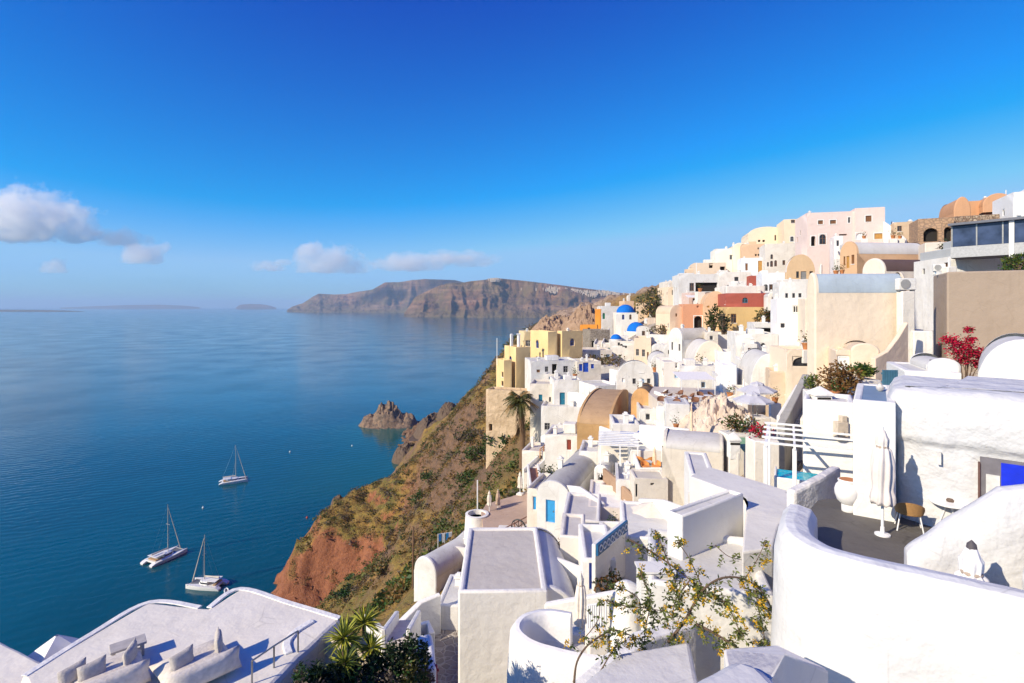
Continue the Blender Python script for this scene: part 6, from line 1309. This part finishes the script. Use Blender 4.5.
# yuccas
def yucca(label,tip,h,L,n,seed):
    r=random.Random(seed); o=empty('yucca',tip-Vector((0,0,h)),0,label,'yucca','spiky yuccas by the hedge'); b=MB()
    for k in range(n):
        a=r.uniform(0,6.28); e=math.asin(r.uniform(-.55,1)); d=Vector((math.cos(a)*math.cos(e),math.sin(a)*math.cos(e),math.sin(e))); ll=L*r.uniform(.75,1.05); sd=d.cross(Vector((0,0,1))).normalized() if abs(d.z)<.98 else Vector((1,0,0)); w=.028
        p0=Vector((0,0,h))+d*.05; p1=p0+d*ll*.5; p2=p0+d*ll-Vector((0,0,ll*.10)); up=sd.cross(d)*.012; m=0 if r.random()<.7 else 1
        b.quad([p0-sd*w*.7,p0-up,p1-up*1.5,p1-sd*w],m); b.quad([p0-up,p0+sd*w*.7,p1+sd*w,p1-up*1.5],m); b.quad([p1-sd*w,p1-up*1.5,p2],m); b.quad([p1-up*1.5,p1+sd*w,p2],m)
    b.build('leaves',[leafmat('yucca',(.50,.48,.06),(.30,.34,.045)),leafmat('yucca_dark',(.10,.14,.03),(.06,.10,.02))],o,merge=False)
    b=MB(); b.tube([(0,0,-2.4),(.02,0,h*.5),(0,0,h)],[.09,.07,.06],8); b.build('trunk',BARK,o)
yucca('largest yellow-green yucca rosette at the corner of the sofa terrace',P(343.5,638,14.6),1.6,.62,110,1); yucca('darker yucca rosette behind the largest one, to its right',P(364,623,16),1.6,.62,90,2); yucca('lower yucca rosette below the largest one',P(344,664,13.6),.9,.5,80,3); yucca('small yucca rosette right of the others',P(371,648,14.6),.9,.5,80,4)
def hedge():
    r=random.Random(9); o=empty('hedge',Vector((-4,13,94)),0,'dense dark green hedge with brownish patches at the bottom edge','hedge'); b=MB()
    for _ in range(14000):
        px=r.uniform(295,432); y0=np.interp(px,[295,310,345,380,395,415,425,432],[668,662,662,650,640,634,640,668]); 
        t=r.random(); Y=np.interp(px,[295,430],[12.6,15.5])-1.1*t+r.gauss(0,.12); py=y0+6+r.gauss(0,4)+70*t*r.uniform(.6,1.1)+3*math.sin(px*.35)
        p=P(px,py,Y)-Vector((-4,13,94)); v=fbm(p.x*1.3,p.y*1.3+p.z,2,3)
        m=0 if v<.12 else (1 if v<.25 else 2)
        if 402<px<425 and 655<py: m=3 if r.random()<.8 else 1
        leaf(b,p,.075*r.uniform(.7,1.4),r,m,long=1.5)
    b.build('foliage',[DKG,GREEN,GREYB,leafmat('hedge_gold',(.17,.15,.03),(.10,.10,.02))],o,merge=False)
    b=MB(); b.prism([(-.7,-1.6),(2.0,-.9),(2.0,1.5),(-.4,-.1)],-3,.55); b.build('earth',plain('dark_earth',(.05,.04,.03),.95),o,bevel=.2)
hedge()
# lemon branches in the foreground
def lemon():
    r=random.Random(21); base=P(690,700,9.2*1.27); o=empty('flowering_tree',base,0,'loose leafy branches with yellow blossom in front of the white walls','tree'); br=MB(); lf=MB(); fl=MB()
    paths=[([(655,530,10.4),(666,556,10),(676,585,9.8),(680,610,9.6)],.018,.9,.35),([(630,540,10.3),(652,552,10.2),(680,572,10),(705,592,9.7)],.02,.8,.3),([(668,642,9.6),(684,622,9.6),(694,604,9.6),(704,589,9.6),(722,578,9.7),(744,579,9.8),(762,592,9.8),(772,612,9.8),(775,646,9.8)],.03,.75,.3),
      ([(696,624,9.4),(712,632,9.3),(730,643,9.2),(746,655,9.2)],.03,1.1,.2),([(574,684,8.6),(577,662,8.7),(588,645,8.8),(604,634,9),(616,630,9.2),(636,638,9.3)],.022,.45,.5),([(704,592,9.7),(690,560,9.9),(676,540,10)],.012,.7,.4),([(700,592,9.6),(722,600,9.6),(734,618,9.5),(742,640,9.4)],.016,1.4,.35),([(640,572,10),(650,600,9.8),(646,625,9.7),(644,645,9.6)],.014,1.3,.35),
      ([(605,600,9.6),(625,606,9.6),(645,608,9.6),(668,612,9.6)],.012,.8,.35),([(745,578,9.8),(757,560,10),(766,540,10.2)],.01,.5,.3),([(600,672,8.9),(612,652,9),(622,640,9.1)],.012,.9,.4),([(755,590,9.7),(760,615,9.7),(766,645,9.7)],.012,1.0,.3),([(690,580,9.7),(676,600,9.6),(672,620,9.6)],.014,1.0,.35),([(715,545,10),(728,556,9.9),(742,560,9.9)],.008,.4,.3),([(612,584,9.6),(630,592,9.6),(640,600,9.6)],.01,.6,.3),([(583,640,9.0),(598,620,9.1),(600,600,9.2)],.008,.35,.4)]
    for pts,rad,dens,drp in paths:
        pp=[P(q[0],q[1],q[2]*1.27)-base for q in pts]; sp=[Vector(v) for v in spline(pp,5)]; k=len(sp); br.tube(sp,[rad*(1-.7*i/k)+.003 for i in range(k)],6)
        Ln=sum((sp[i+1]-sp[i]).length for i in range(k-1)); 
        for _ in range(int(Ln*19*dens)):          # twigs
            i=r.randrange(k-1); a=sp[i].lerp(sp[i+1],r.random()); d=Vector((r.gauss(0,1),r.gauss(0,.7),r.gauss(-.35,.7))).normalized()*r.uniform(.10,.36); c=a+d; br.tube([a,a+d*.5+Vector((0,0,.03)),c],.0035,4,cap=False)
            for j in range(r.randrange(8,15)): leaf(lf,a+d*r.uniform(.2,1.05)+Vector((r.gauss(0,.02),r.gauss(0,.02),r.gauss(0,.02))),r.uniform(.045,.085),r,r.choice([0,0,1,1]),up=-.05,long=1.5)
            if r.random()<.3:
                q=c+Vector((0,0,-.02))
                for j in range(22): leaf(fl,q+Vector((r.gauss(0,.035),r.gauss(0,.035),r.gauss(0,.035))),.055,r,0)
    br.build('branches',BARK,o); lf.build('foliage',[VINE,leafmat('vine_light',(.24,.26,.07),(.14,.17,.045))],o,merge=False); fl.build('blossom',[YF],o,merge=False)
lemon()
# washing on the hillside path
o=empty('drying_rack',P(438,546,62),R(20),'small white rack with blue and white cloths beside the hillside path','drying rack'); b=MB()
for x in (0,.8,1.6): b.tube([(x,0,-1),(x,0,1.4)],.04,6)
b.tube([(0,0,1.35),(1.6,0,1.35)],.03,6); b.build('frame',WHM,o)
for x,c in ((.1,(.02,.18,.55)),(.5,(.75,.75,.75)),(.95,(.02,.25,.6)),(1.25,(.7,.7,.72))): b=MB(); b.box((x,-.04,.45+.1*math.sin(x*9)),(x+.3,.04,1.36)); b.build('cloth',plain('cloth_%d'%(x*100),c,.9),o)
# ------------------------------------------------------------------ every loose thing stands on something: small whitewashed terraces under those above the slope
def terraces():
    bpy.context.view_layer.update()
    PROPS={'potted plant','bush','chair','table','parasol','closed parasol','air conditioner','chimney','satellite dish','urn','bowl','jug','gate','pergola','pool','railing','tree','shrub','palm tree','yucca','pole','tower','meter box','sign board','cart wheel','awning','drying rack','sun lounger','sofa','tree','haze','village','shrubs','cloud','catamaran','dinghy','buoy','islet','hedge'}
    kidsof={}
    for o in scene.objects:
        if o.parent: kidsof.setdefault(o.parent.name,[]).append(o)
    def fam(o):
        r=[o]
        for c in kidsof.get(o.name,[]): r+=fam(c)
        return r
    V=[];Fc=[]
    for o in scene.objects:
        if o.parent or o.get('category') in PROPS or o.name in('haze','sea','hillside_shrubs','distant_village') or 'hills' in o.name: continue
        for q in fam(o):
            if q.type!='MESH' or q.name.startswith(('pane','window','door','sill','surround')): continue
            n=len(V); mw=q.matrix_world; V+=[mw@v.co for v in q.data.vertices]; Fc+=[tuple(n+i for i in p.vertices) for p in q.data.polygons]
    bv=BVHTree.FromPolygons(V,Fc); made=0
    WANT={'potted plant','bush','chair','table','parasol','closed parasol','air conditioner','chimney','satellite dish','jug','gate','pergola','pool','railing','shrub','palm tree','yucca','pole','tower','sun lounger'}
    for o in [x for x in scene.objects if not x.parent and x.get('category') in WANT]:
        if o.get('group') in ('bushes on the cliff slope','catamarans at anchor','spiky yuccas by the hedge') or o.name.startswith(('wooden_pole','palm_tree','chimney_cone')): continue
        if any(w in o['label'] for w in ('on the wall left of','on the wall','high on')) and o['category']=='air conditioner': continue
        pts=[q.matrix_world@Vector(c) for q in fam(o) if q.type=='MESH' for c in q.bound_box]
        lo=min(p.z for p in pts); base=o.matrix_world.translation
        if o['category'] in('bush','shrub','palm tree','yucca','chimney','pole','pergola','pool'): lo=max(lo,base.z-.1) if o['category']!='pole' else base.z
        if o['category'] in('pergola','pool'): lo=base.z-1.45
        low=[p for p in pts if p.z<lo+1.5] or pts
        cx,cy=(base.x,base.y) if o['category'] not in('railing','pergola','pool','gate') else (sum(p.x for p in low)/len(low),sum(p.y for p in low)/len(low))
        if drop(cx,cy)[0] is not None and drop(cx,cy)[0].z>lo-.1: continue
        h=bv.ray_cast(Vector((cx,cy,lo+.4)),Vector((0,0,-1)))[0]
        if h is None: h=drop(cx,cy)[0]
        if h is None or lo-h.z<.15: continue
        gap=lo-h.z
        if gap>11: continue
        hx=min(2.6,max(.35,max(abs(p.x-cx) for p in low)*.75)); hy=min(2.6,max(.35,max(abs(p.y-cy) for p in low)*.75))
        if o['category'] in('parasol','palm tree'): hx=hy=.9
        if o['category'] in('pole','satellite dish','chimney'): hx=hy=min(hx,.55)
        b=MB(); zb=-gap-1.0
        r_=random.Random(o['label']); rz=r_.uniform(-.5,.1); cs,sn=math.cos(rz),math.sin(rz)
        b.prism([(x*cs-y*sn,x*sn+y*cs) for x,y in ((-hx,-hy),(hx,-hy),(hx,hy),(-hx,hy))],zb,0.004)
        t=b.build('small_terrace',plaster(r_.choice([(.79,.775,.745),(.78,.735,.67),(.79,.755,.70)]),.4),bevel=.06,loc=(cx,cy,lo))
        w=o['label'].replace(',','').split()[:11]
        while w and w[-1] in('the','a','of','in','on','and','to','by','with','its','below','beside','under','at','left','right','behind'): w.pop()
        tag(t,'small white terrace under the '+' '.join(w),'terrace','small white terraces'); made+=1
    print('terraces',made)
terraces()
